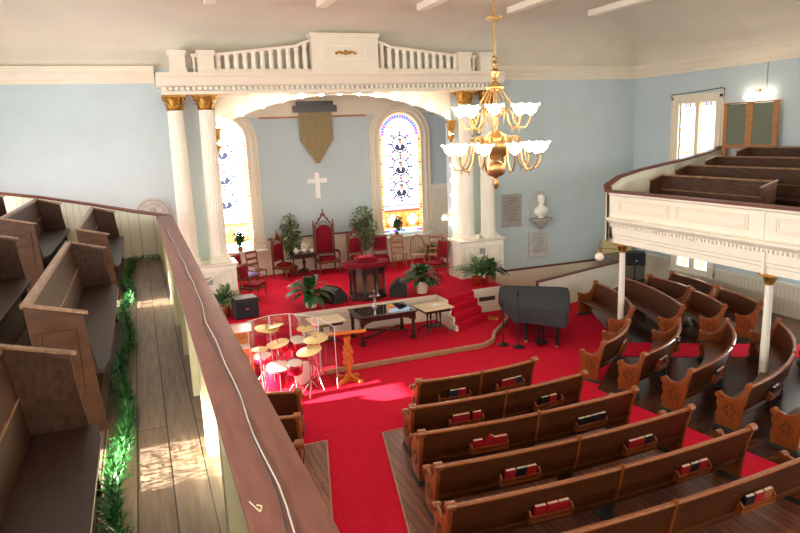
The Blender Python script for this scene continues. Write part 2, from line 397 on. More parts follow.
# ---------------------------------------------------------------- carpet, platforms, dais
car = MB().prism([(XL + .02, 10.6), (2.4, 10.6), (2.3, 10.3), (1.2, 4), (.9, 0), (2.4, 0), (3.3, 7), (4.2, 10.3), (4.3, 10.6), (7.0, 10.6), (7.2, 8.5), (7.45, 6.34), (8.9, 6.34), (8.55, 8.5), (8.3, 10.55), (9.95, 12.0), (13.27, 10.12), (16.1, 8.6), (16.1, 9.5), (14.06, 10.75), (10.7, 12.75),
                 (11.7, 15.0), (12.3, 16.3), (12.6, 18.7), (XL + .02, 18.7)], (0, 0, 0.001), (1, 0, 0), (0, 1, 0), (0, 0, .012))
tag(car.build('carpet', 'carpet', smooth=0), 'red carpet covering the open floor in front of the pews and the aisles', 'carpet')
def slab(name, poly, label):
    t = thing(name, label, 'platform', (poly[0][0], poly[0][1], 0))
    MB().prism(poly, (0, 0, .0135), (1, 0, 0), (0, 1, 0), (0, 0, .03)).build('boards', 'slab', t, world=True, smooth=0)
    mb = MB()
    for a, b in zip(poly, poly[1:] + poly[:1]):
        a, b = Vector((*a, .045)), Vector((*b, .045)); mb.cyl(a, b, .014, 6)
    mb.build('edging', 'edge', t, world=True)
slab('pew_platform', [(3.6, 10.53), (2.89, 7.56), (1.95, 3.6), (8.95, 3.6), (8.75, 6.28), (7.85, 6.33), (7.6, 8.0), (7.15, 10.1), (6.95, 10.53)], 'thin reddish board platform under the pews of the center block')
slab('pew_platform', [(2.6, 10.67), (1.95, 8), (1.0, 4.2), (-4.5, 4.2), (-4.5, 10.67)], 'thin reddish board platform under the pews below the left gallery')

DZ = .84
t = thing('chancel_step', 'low red carpeted step with a wooden nosing running along the foot of the dais', 'step', (4.5, 14.0, 0.013))
plat = [(3.42, 14.0), (7.55, 14.0), (7.95, 14.25), (8.26, 14.74), (9.25, 15.75), (9.62, 16.55), (2.12, 16.55), (2.12, 14.85), (3.42, 14.85)]
MB().prism(plat, (0, 0, .013), (1, 0, 0), (0, 1, 0), (0, 0, .107)).build('carpet_top', 'carpet', t, world=True, smooth=0)
fr = []
P = plat[:6]
for i, p in enumerate(P):
    a = Vector(P[max(i - 1, 0)]); b = Vector(P[min(i + 1, len(P) - 1)]); d = (b - a).normalized(); fr.append((p, (d.y, -d.x)))
MB().sweep(fr, [(.002, .013), (.035, .013), (.035, .06), (.05, .065), (.05, .124), (-.03, .124), (-.03, .121), (.002, .121)]).build('nosing', 'edge', t, world=True, smooth=30)

t = thing('dais', 'raised red carpeted dais with cream panelled front under the arch', 'dais', (5.45, 16.6, 0.013))
MB().box(1.3, 9.62, 16.6, YF - .002, .78, DZ).box(OL + .002, OR - .002, YF - .002, YF + .352, .78, DZ).box(1.3, 10.9, YF + .352, AY - .07, .78, DZ).build('carpet_top', 'carpet', t, world=True, smooth=0)
def fpanel(mb, x0, x1, y, z0, z1, dep=.015):       # raised picture-frame moulding on a face looking to -y
    w = .03
    mb.box(x0, x1, y - dep, y, z0, z0 + w).box(x0, x1, y - dep, y, z1 - w, z1).box(x0, x0 + w, y - dep, y, z0 + w, z1 - w).box(x1 - w, x1, y - dep, y, z0 + w, z1 - w)
mb = MB().box(1.3, 9.62, 16.62, 16.9, .013, .78)
for x0, x1 in ((3.5, 4.4), (4.6, 5.5), (5.7, 6.4), (6.6, 7.4), (8.7, 9.5)): fpanel(mb, x0, x1, 16.62, .3, .7)
mb.box(3.4, 7.5, 16.585, 16.62, .74, .83).box(8.6, 9.63, 16.585, 16.62, .74, .83)
mb.build('front_panel', 'cream', t, world=True, smooth=0)
mb = MB()
for i in range(9): mb.ball((8.88 + .055 * i, 16.605, .5), (.03, .012, .05 + .02 * (i % 2)), 8)
mb.box(8.84, 9.36, 16.6, 16.62, .44, .56)
mb.build('grille', 'carve', t, world=True)
def stair(name, Lt, Lb, Rt, Rb, label):
    t = thing(name, label, 'stairs', (Lb[0], Lb[1], .12))
    n = 4; tops = [.84, .66, .48, .30]
    for k in range(n):
        a = Vector(Lt).lerp(Vector(Lb), k / n); b = Vector(Rt).lerp(Vector(Rb), k / n)
        MB().prism([tuple(a), tuple(b), (b.x, 16.58), (a.x, 16.58)], (0, 0, .1215 if k == n - 1 else tops[k + 1] + .0005), (1, 0, 0), (0, 1, 0), (0, 0, tops[k] - (.1215 if k == n - 1 else tops[k + 1]) - (.0 if k else -.003))).build('step', 'carpet', t, world=True, smooth=0, bevel=.012)
        e, g = (Lt, Lb) if abs(Lt[0] - XC) < abs(Rt[0] - XC) else (Rt, Rb)
        c = Vector(e).lerp(Vector(g), k / n); s = -1 if e is Lt else 1
        MB().box(min(c.x + s * .004, c.x + s * .07), max(c.x + s * .004, c.x + s * .07), c.y - .01, 16.57, .1215, tops[k] - .04).build('cheek', 'cream', t, world=True, smooth=0)
stair('stairs', (7.54, 15.98), (7.44, 14.98), (8.56, 16.39), (8.6, 15.6), 'red carpeted stairs of four steps between communion table and piano')
stair('stairs', (2.34, 16.39), (2.3, 15.6), (3.36, 15.98), (3.46, 14.98), 'red carpeted stairs of four steps behind the drum shield')

# ---------------------------------------------------------------- pedestals, columns, entablature
def pedestal(x0, x1, label, zt):
    t = thing('column_pedestal', label, 'pedestal', ((x0 + x1) / 2, 18.37, DZ))
    mb = MB().box(x0, x1, 17.97, 18.79, DZ + .002, zt - .08)
    mb.box(x0 - .03, x1 + .03, 17.94, 18.79, DZ + .002, 1.0)
    mb.build('body', 'cream', t, world=True, smooth=0)
    mb = MB(); w = (x1 - x0 - .16) / 3
    for i in range(3): fpanel(mb, x0 + .08 + i * w + .03, x0 + .08 + (i + 1) * w - .03, 17.97, 1.12, zt - .2, .02)
    mb.build('panel_moulding', 'cream2', t, world=True, smooth=0)
    MB().prism([(0, zt - .08), (-.03, zt - .06), (-.06, zt - .03), (-.06, zt), (.82, zt), (.82, zt - .08)], (x0 - .05, 17.97, 0), (0, 1, 0), (0, 0, 1), (x1 - x0 + .1, 0, 0)).build('cap', 'cream', t, world=True, smooth=0)
    mb = MB(); mb.box((x0 + x1) / 2 - .1, (x0 + x1) / 2 + .1, 17.955, 17.97, 1.55, 1.75)
    for i in range(5): mb.box((x0 + x1) / 2 - .09, (x0 + x1) / 2 + .09, 17.945, 17.955, 1.57 + i * .035, 1.585 + i * .035)
    mb.build('vent_grille', 'stone2', t, world=True, smooth=0)
    return t
ZPL, ZPR = 2.1, 2.02
pedestal(.72, 2.2, 'cream panelled pedestal under the left pair of columns, beside the glowing window', ZPL)
pedestal(8.95, 10.45, 'cream panelled pedestal under the pair of columns beside the piano', ZPR)
def column(x, zb, label):
    y, zt, zc = 18.35, 6.12, 6.5
    t = thing('fluted_column', label, 'column', (x, y, zb), 0, 'fluted columns beside the arch')
    H = zt - zb
    MB().box(-.27, .27, -.27, .27, .001, .07).lathe([(.265, .07), (.28, .1), (.265, .14), (.235, .15), (.235, .17), (.245, .19), (.23, .22)], (0, 0, 0), 24).build('base', 'cream', t, smooth=40)
    n = 20; per = 4; prof = []
    vs = []; fs = []; lv = 10
    for j in range(lv + 1):
        s = j / lv; z = .22 + (H - .22) * s; r = .225 - .035 * s ** 1.5
        for i in range(n * per):
            a = 2 * PI * i / (n * per); k = i % per
            rr = r * (1.0 if k == 0 else (.93 if k == 2 else .955)); vs.append((rr * math.cos(a), rr * math.sin(a), z))
    N = n * per
    for j in range(lv):
        for i in range(N): fs.append((j * N + i, j * N + (i + 1) % N, (j + 1) * N + (i + 1) % N, (j + 1) * N + i))
    MB().add(vs, fs).build('shaft', 'cream', t, smooth=50)
    mb = MB().lathe([(.2, 0), (.215, .02), (.2, .04), (.19, .06), (.2, .2), (.25, .32), (.27, .33)], (0, 0, H), 20)
    for ring, (cnt, z0, hh, r0, ro) in enumerate(((8, .04, .15, .195, .07), (8, .14, .17, .2, .09))):
        for i in range(cnt):
            a = 2 * PI * (i + .5 * ring) / cnt; ca, sa = math.cos(a), math.sin(a); tx, ty = -sa, ca
            pts = [(r0, z0, .05), (r0 + .01, z0 + hh * .5, .06), (r0 + .035, z0 + hh * .9, .05), (r0 + ro, z0 + hh, .035), (r0 + ro + .005, z0 + hh * .82, .012)]
            v2 = []
            for r, z, w in pts: v2 += [(ca * r + tx * w, sa * r + ty * w, H + z), (ca * (r + .014), sa * (r + .014), H + z), (ca * r - tx * w, sa * r - ty * w, H + z)]
            f2 = []
            for q in range(4): f2 += [(q * 3, q * 3 + 1, q * 3 + 4, q * 3 + 3), (q * 3 + 1, q * 3 + 2, q * 3 + 5, q * 3 + 4)]
            mb.add(v2, f2)
    for sx in (-1, 1):
        for sy in (-1, 1):
            mb.lathe([(.001, -.02), (.045, -.02), (.05, 0), (.045, .02), (.001, .02)], (sx * .225, sy * .225, H + .29), 10, 0, Rz(math.atan2(sy, sx) + PI / 2) @ Rx(PI / 2))
    mb.prism([(-.29, -.29), (-.1, -.25), (.1, -.25), (.29, -.29), (.25, -.1), (.25, .1), (.29, .29), (.1, .25), (-.1, .25), (-.29, .29), (-.25, .1), (-.25, -.1)], (0, 0, H + .33), (1, 0, 0), (0, 1, 0), (0, 0, .048))
    mb.build('capital', 'gold', t, smooth=40)
column(1.06, ZPL, 'outer fluted cream column with gilt capital nearest the left end of the entablature')
column(1.83, ZPL, 'fluted cream column with gilt capital beside the bulb-lit glowing window')
column(9.38, ZPR, 'fluted cream column with gilt capital beside the lit wall sconce and behind chandelier')
column(10.12, ZPR, 'outer fluted cream column with gilt capital nearest the marble plaques')

t = thing('entablature', 'long cream entablature with dentils resting on the four gilt capitals', 'entablature', (XC, 18.35, 6.5))
E0, E1 = .78, 10.42
MB().prism([(18.0, 6.5), (18.79, 6.5), (18.79, 6.58), (18.0, 6.58)], (E0, 0, 0), (0, 1, 0), (0, 0, 1), (E1 - E0, 0, 0)).build('architrave', 'cream2', t, world=True, smooth=0)
MB().box(E0, E1, 18.1, 18.79, 6.58, 6.7).build('frieze', 'cream2', t, world=True, smooth=0)
MB().prism([(18.79, 6.7), (18.02, 6.7), (17.98, 6.74), (17.96, 6.8), (17.92, 6.9), (17.86, 6.97), (17.86, 7.03), (18.79, 7.03)], (E0 - .1, 0, 0), (0, 1, 0), (0, 0, 1), (E1 - E0 + .2, 0, 0)).build('cornice', 'cream2', t, world=True, smooth=0)
def teeth(a, b, pitch, d0, d1):      # toothed outline running from a to b: deep d1, shallow d0
    out = []; n = int((b - a) / pitch)
    for i in range(n): s = a + i * pitch; out += [(s, d1), (s + pitch * .52, d1), (s + pitch * .52, d0), (s + pitch, d0)]
    return out
tt = teeth(E0 + .03, E1 - .03, .14, 18.085, 17.985)
MB().prism([(tt[0][0], 18.099)] + tt + [(tt[-1][0], 18.099)], (0, 0, 6.6), (1, 0, 0), (0, 1, 0), (0, 0, .085)).build('dentil_moulding', 'cream', t, world=True, smooth=0)

t = thing('crest_balustrade', 'cream swept balustrade with a raised center panel on top of the entablature', 'balustrade', (XC, 18.1, 7.032))
def dado(x0, x1, z1, part='post'):
    mb = MB().box(x0, x1, 17.97, 18.3, 7.033, z1).box(x0 - .03, x1 + .03, 17.94, 18.33, 7.033, 7.13).box(x0 - .03, x1 + .03, 17.94, 18.33, z1 - .09, z1).box(x0 - .045, x1 + .045, 17.925, 18.345, z1 - .03, z1 + .02)
    return mb.build(part, 'cream2', t, world=True, smooth=0, bevel=.006)
for x0 in (1.02, 1.72, 9.02, 9.74): dado(x0, x0 + .38, 7.55)
pn = dado(4.66, 6.54, 8.02, 'center_panel')
mb = MB(); fpanel(mb, 5.0, 6.2, 17.97, 7.36, 7.72, .025); mb.build('panel_moulding', 'cream', pn, world=True, smooth=0)
mb = MB()
for i in range(-6, 7):
    q = .045 if i % 3 == 0 else .03
    mb.ball((XC + i * .045, 17.955, 7.54 + .02 * math.cos(i * 1.6)), (.035, .02, q), 8)
mb.ball((XC, 17.95, 7.54), (.06, .03, .07), 10); mb.build('gilt_ornament', 'gold', pn, world=True)
def ramp(x):      # height of the handrail by distance from the center panel
    dx = abs(x - XC) - .98
    s = max(0, min(1, dx / 2.4))
    return 7.88 - .1 * max(0, min(1, dx / .35)) ** 1.5 - .26 * s
for sgn in (-1, 1):
    a, b = .95, 3.5
    fr = []; pts = [XC + sgn * (a + (b - a) * i / 20) for i in range(21)]
    vs = []
    mb = MB()
    for i in range(20):
        x0, x1 = sorted((pts[i], pts[i + 1])); z0, z1 = ramp(x0), ramp(x1)
        mb.add([(x0, 18.05, z0 - .07), (x1, 18.05, z1 - .07), (x1, 18.05, z1), (x0, 18.05, z0), (x0, 18.22, z0 - .07), (x1, 18.22, z1 - .07), (x1, 18.22, z1), (x0, 18.22, z0)],
               [(0, 1, 2, 3), (5, 4, 7, 6), (3, 2, 6, 7), (1, 0, 4, 5)])
    mb.build('handrail', 'cream2', t, world=True, smooth=40)
    lo, hi = sorted((XC + sgn * a, XC + sgn * b)); MB().box(lo, hi, 18.03, 18.24, 7.034, 7.12).build('bottom_rail', 'cream2', t, world=True, smooth=0)
    for i in range(11):
        x = XC + sgn * (1.1 + i * .228); z1 = ramp(x) - .06; h = z1 - 7.12
        MB().lathe([(.075, 0), (.075, .04), (.055, .07), (.072, h * .3), (.062, h * .6), (.05, h * .8), (.08, h * .92), (.08, h)], (x, 18.135, 7.12), 10).build('baluster', 'cream', t, world=True, smooth=60)
    x0 = XC + sgn * 3.86 if sgn > 0 else XC + sgn * 3.86
    lo, hi = x0 - .18, x0 + .18
    MB().box(lo, hi, 18.05, 18.22, 7.42, 7.5).build('handrail', 'cream2', t, world=True, smooth=0)
    for i in range(3):
        MB().lathe([(.045, 0), (.03, .05), (.045, .12), (.032, .22), (.045, .385)], (x0 + (i - 1) * .12, 18.135, 7.034), 8).build('baluster', 'cream', t, world=True, smooth=60)

# arch trim with its string of bulbs, gilt brackets
fr = []
t = thing('arch_lights', 'cream arch moulding carrying a string of glowing round bulbs above the dais', 'arch lights', (XC, YF, ZT))
mb = MB(); sec = []
for i in range(NA):
    a, b = xs[i], xs[i + 1]; za, zb = arch_z(a), arch_z(b)
    mb.add([(a, YF - .05, za - .04), (b, YF - .05, zb - .04), (b, YF - .05, zb + .1), (a, YF - .05, za + .1), (a, YF - .002, za - .04), (b, YF - .002, zb - .04), (b, YF - .002, zb + .1), (a, YF - .002, za + .1)],
           [(0, 1, 2, 3), (3, 2, 6, 7), (1, 0, 4, 5)])
mb.build('moulding', 'cream', t, world=True, smooth=40)
for sp in (0, 1):
  mb = MB()
  for i in range(sp * NA // 2, (sp + 1) * NA // 2):
    a, b = xs[i], xs[i + 1]; za, zb = arch_z(a) + .102, arch_z(b) + .102
    if max(za, zb) < 6.49: mb.add([(a, YF - .02, za), (b, YF - .02, zb), (b, YF - .02, 6.5), (a, YF - .02, 6.5), (a, YF - .001, za), (b, YF - .001, zb), (b, YF - .001, 6.5), (a, YF - .001, 6.5)], [(0, 1, 2, 3), (0, 4, 5, 1), (3, 2, 6, 7), (5, 4, 7, 6)])
  mb.build('spandrel', 'cream', t, world=True, smooth=0)
bulb_me = MB().ball((0, 0, 0), .055, 10)
def put_bulb(x, y, z, first=[]):
    if not first:
        o = bulb_me.build('bulb', 'bulb', t); first.append(o)
    else:
        o = first[0].copy(); COL.objects.link(o)
    o.parent = t; o.location = Vector((x, y, z)) - Vector(t.location)
for i in range(13):
    x = OL + .15 + (OR - OL - .3) * i / 12; put_bulb(x, YF - .12, arch_z(x) - .0)
for i in range(7):
    put_bulb(OL + .02, YF - .07, 5.25 - i * .47); put_bulb(OR - .02, YF - .07, 5.25 - i * .47)
for x, lab in ((OL - .02, 'gilt scroll bracket under the arch end beside the glowing window'), (OR - .02, 'gilt scroll bracket under the arch end behind the chandelier')):
    t = thing('arch_bracket', lab, 'bracket', (x, YF - .002, 5.0))
    MB().box(-.14, .14, -.16, 0, .58, .66).lathe([(.03, 0), (.06, .06), (.05, .12)], (0, -.06, 0), 10).prism([(0, .1), (-.08, .12), (-.06, .3), (-.15, .45), (-.15, .58), (0, .58)], (-.09, 0, 0), (0, 1, 0), (0, 0, 1), (.18, 0, 0)).build('scroll', 'gold', t, smooth=30)
    mb = MB()
    for s in (-1, 1): mb.lathe([(.001, -.01), (.06, -.01), (.06, .01), (.001, .01)], (s * .09, -.1, .5), 10, 0, Ry(PI / 2))
    for i in range(3): mb.ball((0, -.12, .2 + i * .1), (.05, .04, .05), 8)
    mb.build('leaf_ornament', 'gold', t)
# ================================================================ stained glass windows
def glassset(q): return [em('clear_lit_glass', (1, .985, .95, 1), 1.7 * q), em('amber_lit_glass', (1, .42, .08, 1), .75 * q), em('blue_lit_glass', (.14, .2, .9, 1), .7 * q),
      em('violet_lit_glass', (.4, .14, .8, 1), .7 * q), em('green_lit_glass', (.1, .36, .14, 1), .6 * q), em('red_lit_glass', (.85, .12, .06, 1), .7 * q),
      mat('lead_came', rgb(60, 52, 50), .7), em('dark_painted_glass', (.06, .07, .13, 1), .4 * q), em('flesh_painted_glass', (.52, .33, .24, 1), .6 * q), em('pale_blue_lit_glass', (.6, .8, 1, 1), 1.0 * q), em('yellow_lit_glass', (1, .75, .25, 1), .95 * q)]
SG = glassset(1.0); SGL = glassset(4.5)      # the left alcove window faces the sun
C0, AM, BL, VI, GR, RD, LE, DK, FL, PB, YE = range(11)
def arched(w, zs, z0, n=24, r=None):
    r = r or w / 2
    return [(-w / 2, z0), (w / 2, z0)] + [(r * math.cos(PI * i / n), zs + r * math.sin(PI * i / n)) for i in range(n + 1)]
U, V = (1, 0, 0), (0, 0, 1)
def circ(r, n=20, c=(0, 0)): return [(c[0] + r * math.cos(2 * PI * i / n), c[1] + r * math.sin(2 * PI * i / n)) for i in range(n)]
def stained(mb, w, z0, zt):
    zs = zt - w / 2; r = w / 2
    mb.flat(arched(w, zs, z0), (0, 0, 0), U, V, C0)
    q = lambda poly, y, m: mb.flat(poly, (0, -y, 0), U, V, m)
    rect = lambda x0, x1, a, b, y, m: q([(x0, a), (x1, a), (x1, b), (x0, b)], y, m)
    bw = .105
    n = 34; h = (zs - z0) / n
    for s in (-1, 1):
        for i in range(n):
            a, b = sorted((s * r, s * (r - bw))); m = AM if i % 4 else (YE if i % 8 else RD)
            rect(a, b, z0 + i * h + .008, z0 + (i + 1) * h, .004, m)
    N = 22
    for i in range(N):
        a0, a1 = PI * i / N + .01, PI * (i + 1) / N
        def ring(r0, r1, y, m): q([(r1 * math.cos(a0), zs + r1 * math.sin(a0)), (r1 * math.cos(a1), zs + r1 * math.sin(a1)), (r0 * math.cos(a1), zs + r0 * math.sin(a1)), (r0 * math.cos(a0), zs + r0 * math.sin(a0))], y, m)
        ring(r - .05, r, .004, AM); ring(r - .2, r - .055, .004, [BL, BL, VI, BL][i % 4] if 1 < i < N - 2 else VI)
    for k in (-1, 0, 1): q(circ(.05, 8, (k * .28, zs + .34 - .08 * abs(k))), .004, YE); q(circ(.025, 8, (k * .28, zs + .34 - .08 * abs(k))), .006, RD)
    # lower panel
    zl = z0 + .95
    rect(-r, r, zl, zl + .03, .006, LE); rect(-r + bw, r - bw, zl - .13, zl, .004, PB); rect(-r + bw, r - bw, zl - .2, zl - .13, .004, RD)
    rect(-r + bw, r - bw, z0 + .15, zl - .2, .004, AM); rect(-r + bw, r - bw, z0, z0 + .13, .004, PB)
    for k in (-1, 1):
        for dx, dz in ((.1, 0), (-.1, 0), (0, .11), (0, -.11), (0, 0)): q(circ(.105, 12, (k * w * .24 + dx, z0 + .45 + dz)), .006, C0)
        for dx, dz in ((.24, .2), (-.24, .2), (.24, -.2), (-.24, -.2)): q(circ(.06, 8, (k * w * .24 + dx * .9, z0 + .45 + dz)), .006, YE if dz > 0 else RD)
    for i in range(5): rect(-r + .1 + i * .3, -r + .26 + i * .3, z0 + .02, z0 + .1, .006, [BL, VI, BL, PB, VI][i])
    # medallions
    span = (zs + .12) - (zl + .2); step = span / 3
    for k in range(3):
        c = zl + .32 + step * (k + .32)
        q(circ(.34, 24, (0, c)), .004, PB); q(circ(.30, 24, (0, c)), .005, LE); q(circ(.262, 24, (0, c)), .006, C0)
        for i in range(8):
            a = PI / 4 * i; ca, sa = math.cos(a), math.sin(a); R = .40
            q([(R * ca + .075 * ca, c + R * sa + .075 * sa), (R * ca - .07 * sa, c + R * sa + .07 * ca), (R * ca - .075 * ca, c + R * sa - .075 * sa), (R * ca + .07 * sa, c + R * sa - .07 * ca)], .006, VI if i % 2 else BL)
            q([(.29 * ca - .025 * sa, c + .29 * sa + .025 * ca), (.36 * ca - .025 * sa, c + .36 * sa + .025 * ca), (.36 * ca + .025 * sa, c + .36 * sa - .025 * ca), (.29 * ca + .025 * sa, c + .29 * sa - .025 * ca)], .006, LE)
            a += PI / 8; ca, sa = math.cos(a), math.sin(a); q(circ(.065, 8, (.45 * ca, c + .45 * sa)), .005, AM); q(circ(.04, 8, (.45 * ca, c + .45 * sa)), .006, C0)
        q([(-.21, c - .14), (-.1, c - .235), (.1, c - .235), (.21, c - .14), (.16, c - .03), (.06, c + .01), (-.06, c + .01), (-.16, c - .03)], .008, DK)
        q([(-.05, c), (.05, c), (.0, c - .16)], .009, C0)
        q([(.07 * math.cos(2 * PI * i / 12) + .01, c + .08 + .1 * math.sin(2 * PI * i / 12)) for i in range(12)], .009, FL)
        q([(-.07, c + .1), (-.075, c + .16), (-.03, c + .2), (.05, c + .195), (.09, c + .15), (.08, c + .1), (.05, c + .14), (-.04, c + .14)], .010, DK)
        if k < 3:
            zz = c - step * .5 if k else None
            if zz:
                rect(-r + bw, r - bw, zz - .012, zz + .012, .005, LE)
                for x, m in ((0, RD), (-.38, GR), (.38, GR), (-.2, YE), (.2, YE)): q([(x - .1, zz), (x, zz - .045), (x + .1, zz), (x, zz + .045)], .007, m)
    for i in range(10):
        zz = zl + .15 + i * (zs - zl) / 10
        for s in (-1, 1): q(circ(.04, 6, (s * (r - .16), zz)), .005, YE if i % 2 else AM); q(circ(.022, 6, (s * (r - .16), zz)), .007, C0)
def arch_window(name, xc, w, z0, zt, fw, y, sill_drop=.12):
    t = thing(name, None, None, (xc, y, 0)); t['kind'] = 'structure'
    mb = MB(); stained(mb, w, z0, zt)
    for i, (vx, vy, vz) in enumerate(mb.v): mb.v[i] = (vx, vy - .03, vz)
    mb.build('stained_glass', SGL if xc < XC else SG, t, smooth=0)
    zs = zt - w / 2; mb = MB()
    sec = [(0, .0), (0, .10), (.03, .10), (.04, .07), (.12, .07), (.15, .1), (.19, .11), (.23, .1), (.25, .06), (fw - .06, .06), (fw - .05, .1), (fw, .1), (fw, 0)]
    path = [(-w / 2, z0 - .1, -1, 0)] + [(-w / 2, z0 + (zs - z0) * i / 4, -1, 0) for i in range(1, 4)]
    path += [(w / 2 * math.cos(PI - PI * i / 28), zs + w / 2 * math.sin(PI - PI * i / 28), math.cos(PI - PI * i / 28), math.sin(PI - PI * i / 28)) for i in range(29)]
    path += [(w / 2, z0 + (zs - z0) * i / 4, 1, 0) for i in range(3, 0, -1)] + [(w / 2, z0 - .1, 1, 0)]
    vs = []; k = len(sec)
    for px, pz, nx_, nz in path:
        for u, v in sec: vs.append((px + nx_ * u, -v, pz + nz * u))
    fs = [(i * k + j, i * k + j + 1, (i + 1) * k + j + 1, (i + 1) * k + j) for i in range(len(path) - 1) for j in range(k - 1)]
    mb.add(vs, fs); mb.build('window_frame', 'cream2', t, smooth=35)
    MB().box(-w / 2 - fw - .06, w / 2 + fw + .06, -.22, -.001, z0 - sill_drop - .06, z0 - sill_drop).build('window_sill', 'cream', t, smooth=0, bevel=.01)
    mb = MB()
    for s in (-1, 1):
        x = s * (w / 2 + fw / 2); mb.box(x - fw / 2 - .03, x + fw / 2 + .03, -.14, -.001, z0 - sill_drop + .001, z0 + .06).box(x - fw / 2 - .02, x + fw / 2 + .02, -.125, -.001, z0 + .1, z0 + .22).box(x - fw / 2 - .03, x + fw / 2 + .03, -.13, -.001, z0 + .26, z0 + .3)
    mb.build('plinth_block', 'cream2', t, smooth=0)
arch_window('window_1', 2.55, 1.55, 1.86, 6.05, .36, AY)
arch_window('window_2', 8.65, 1.55, 1.86, 6.05, .36, AY)

# side-wall window above the gallery: two lights in a cream frame
t = thing('window_3', None, None, (XR, 16.015, 0)); t['kind'] = 'structure'
mb = MB(); Uy = (0, -1, 0)      # looking from the nave, u runs towards the viewer's right
def sidelight(mb, u0, u1, z0, z1, big=True):
    q = lambda poly, x, m: mb.flat(poly, (-x, 0, 0), Uy, V, m)
    rect = lambda a, b, c, d, x, m: q([(a, c), (b, c), (b, d), (a, d)], x, m)
    rect(u0, u1, z0, z1, 0, C0); w = u1 - u0
    if big:
        for a, b in ((u0, u0 + .05), (u1 - .05, u1)):
            for i in range(16): rect(a, b, z0 + i * (z1 - z0) / 16 + .01, z0 + (i + 1) * (z1 - z0) / 16, .004, [PB, AM, PB, YE][i % 4])
        for i in range(6): rect(u0 + .05 + i * (w - .1) / 6, u0 + .05 + (i + 1) * (w - .1) / 6 - .01, z1 - .12, z1, .004, [YE, BL, AM, BL, YE, AM][i])
        for i in range(7): q([(u0 + w * .5 + dx, z1 - .2 + dz) for dx, dz in ((-.05 + .06 * (i - 3), -.04 * abs(i - 3)), (.06 * (i - 3), -.06 - .02 * abs(i - 3)), (.05 + .06 * (i - 3), .02))], .004, [BL, GR, BL, RD, BL, GR, BL][i])
        for zz in (z0 + .45,): rect(u0 + .05, u1 - .05, zz, zz + .02, .004, LE); rect(u0 + .05, u1 - .05, zz + .02, zz + .09, .004, YE)
        rect(u0 + .05, u0 + w * .45, z0 + .02, z0 + .12, .004, BL)
    else:
        for i in range(4):
            rect(u0 + w * i / 4 + .012, u0 + w * (i + 1) / 4 - .012, z0 + .02, z0 + (z1 - z0) * .3, .004, YE if i % 2 else C0)
            rect(u0 + w * i / 4 + .012, u0 + w * (i + 1) / 4 - .012, z1 - .3, z1 - .2, .004, YE if i % 2 == 0 else AM)
        for i in (1, 2, 3): rect(u0 + w * i / 4 - .008, u0 + w * i / 4 + .008, z0, z1, .006, LE)
        for zz in (z0 + (z1 - z0) * .33, z0 + (z1 - z0) * .66): rect(u0, u1, zz - .008, zz + .008, .006, LE)
sidelight(mb, -.72, -.06, 3.9, 5.9); sidelight(mb, .08, .74, 3.9, 5.9)
for i, v in enumerate(mb.v): mb.v[i] = (v[0] + .06, v[1], v[2])
mb.build('stained_glass', SG, t, smooth=0)
mb = MB()
for u0, u1, z0, z1, dp in ((-1.03, -.72, 3.8, 5.92, .06), (.74, 1.03, 3.8, 5.92, .06), (-.06, .08, 3.8, 5.92, .03), (-1.03, 1.03, 5.9, 6.16, .07), (-.98, -.9, 3.8, 6.1, .1), (.9, .98, 3.8, 6.1, .1), (-.98, .98, 6.02, 6.1, .1)):
    mb.box(-dp, .1 if abs(u0) < .9 and abs(u1) < .9 else -.001, -u1, -u0, z0, z1)
mb.build('window_frame', 'cream2', t, smooth=0)
mb = MB(); pts = [(-.085, 1.05, 6.14), (-.085, .95, 6.2), (-.085, .6, 6.2), (-.085, 0, 6.22), (-.085, -.6, 6.25), (-.085, -.95, 6.27), (-.085, -1.05, 6.24), (-.085, -1.06, 6.1), (-.085, -1.03, 5.95)]
MB().tube(pts, .013, 8).build('hood_moulding', 'darkwood', t)
# the two small windows under the gallery
t = thing('window_4', None, None, (XR, 15.92, 0)); t['kind'] = 'structure'
mb = MB(); sidelight(mb, -.64, -.08, .74, 2.0, False); sidelight(mb, .08, .64, .74, 2.0, False)
for i, v in enumerate(mb.v): mb.v[i] = (v[0] + .06, v[1], v[2])
mb.build('stained_glass', SG, t, smooth=0)
mb = MB()
for u0, u1, z0, z1, dp in ((-.88, -.62, .62, 2.2, .06), (.62, .88, .62, 2.2, .06), (-.1, .1, .62, 2.2, .06), (-.88, .88, .62, .76, .08), (-.88, .88, 1.98, 2.2, .06), (.66, .84, .62, .72, .1), (-.84, -.66, .62, .72, .1), (.66, .84, .8, .9, .1), (-.84, -.66, .8, .9, .1)):
    mb.box(-dp, -.001, -u1, -u0, z0, z1)
mb.build('window_frame', 'ivory', t, smooth=0)
MB().box(-.16, -.001, -.92, .92, .57, .62).build('window_sill', 'ivory', t, smooth=0)
for nm, y0, y1, z0, z1 in [('window_%d' % (5 + i), *h) for i, h in enumerate(SUN_L)]:
    mb = MB(); w = .035
    mb.box(XL, XL + .04, y0 - .06, y1 + .06, z0 - .06, z0).box(XL, XL + .04, y0 - .06, y1 + .06, z1, z1 + .06).box(XL, XL + .04, y0 - .06, y0, z0, z1).box(XL, XL + .04, y1, y1 + .06, z0, z1)
    struct(mb, nm, 'cream2', smooth=0)

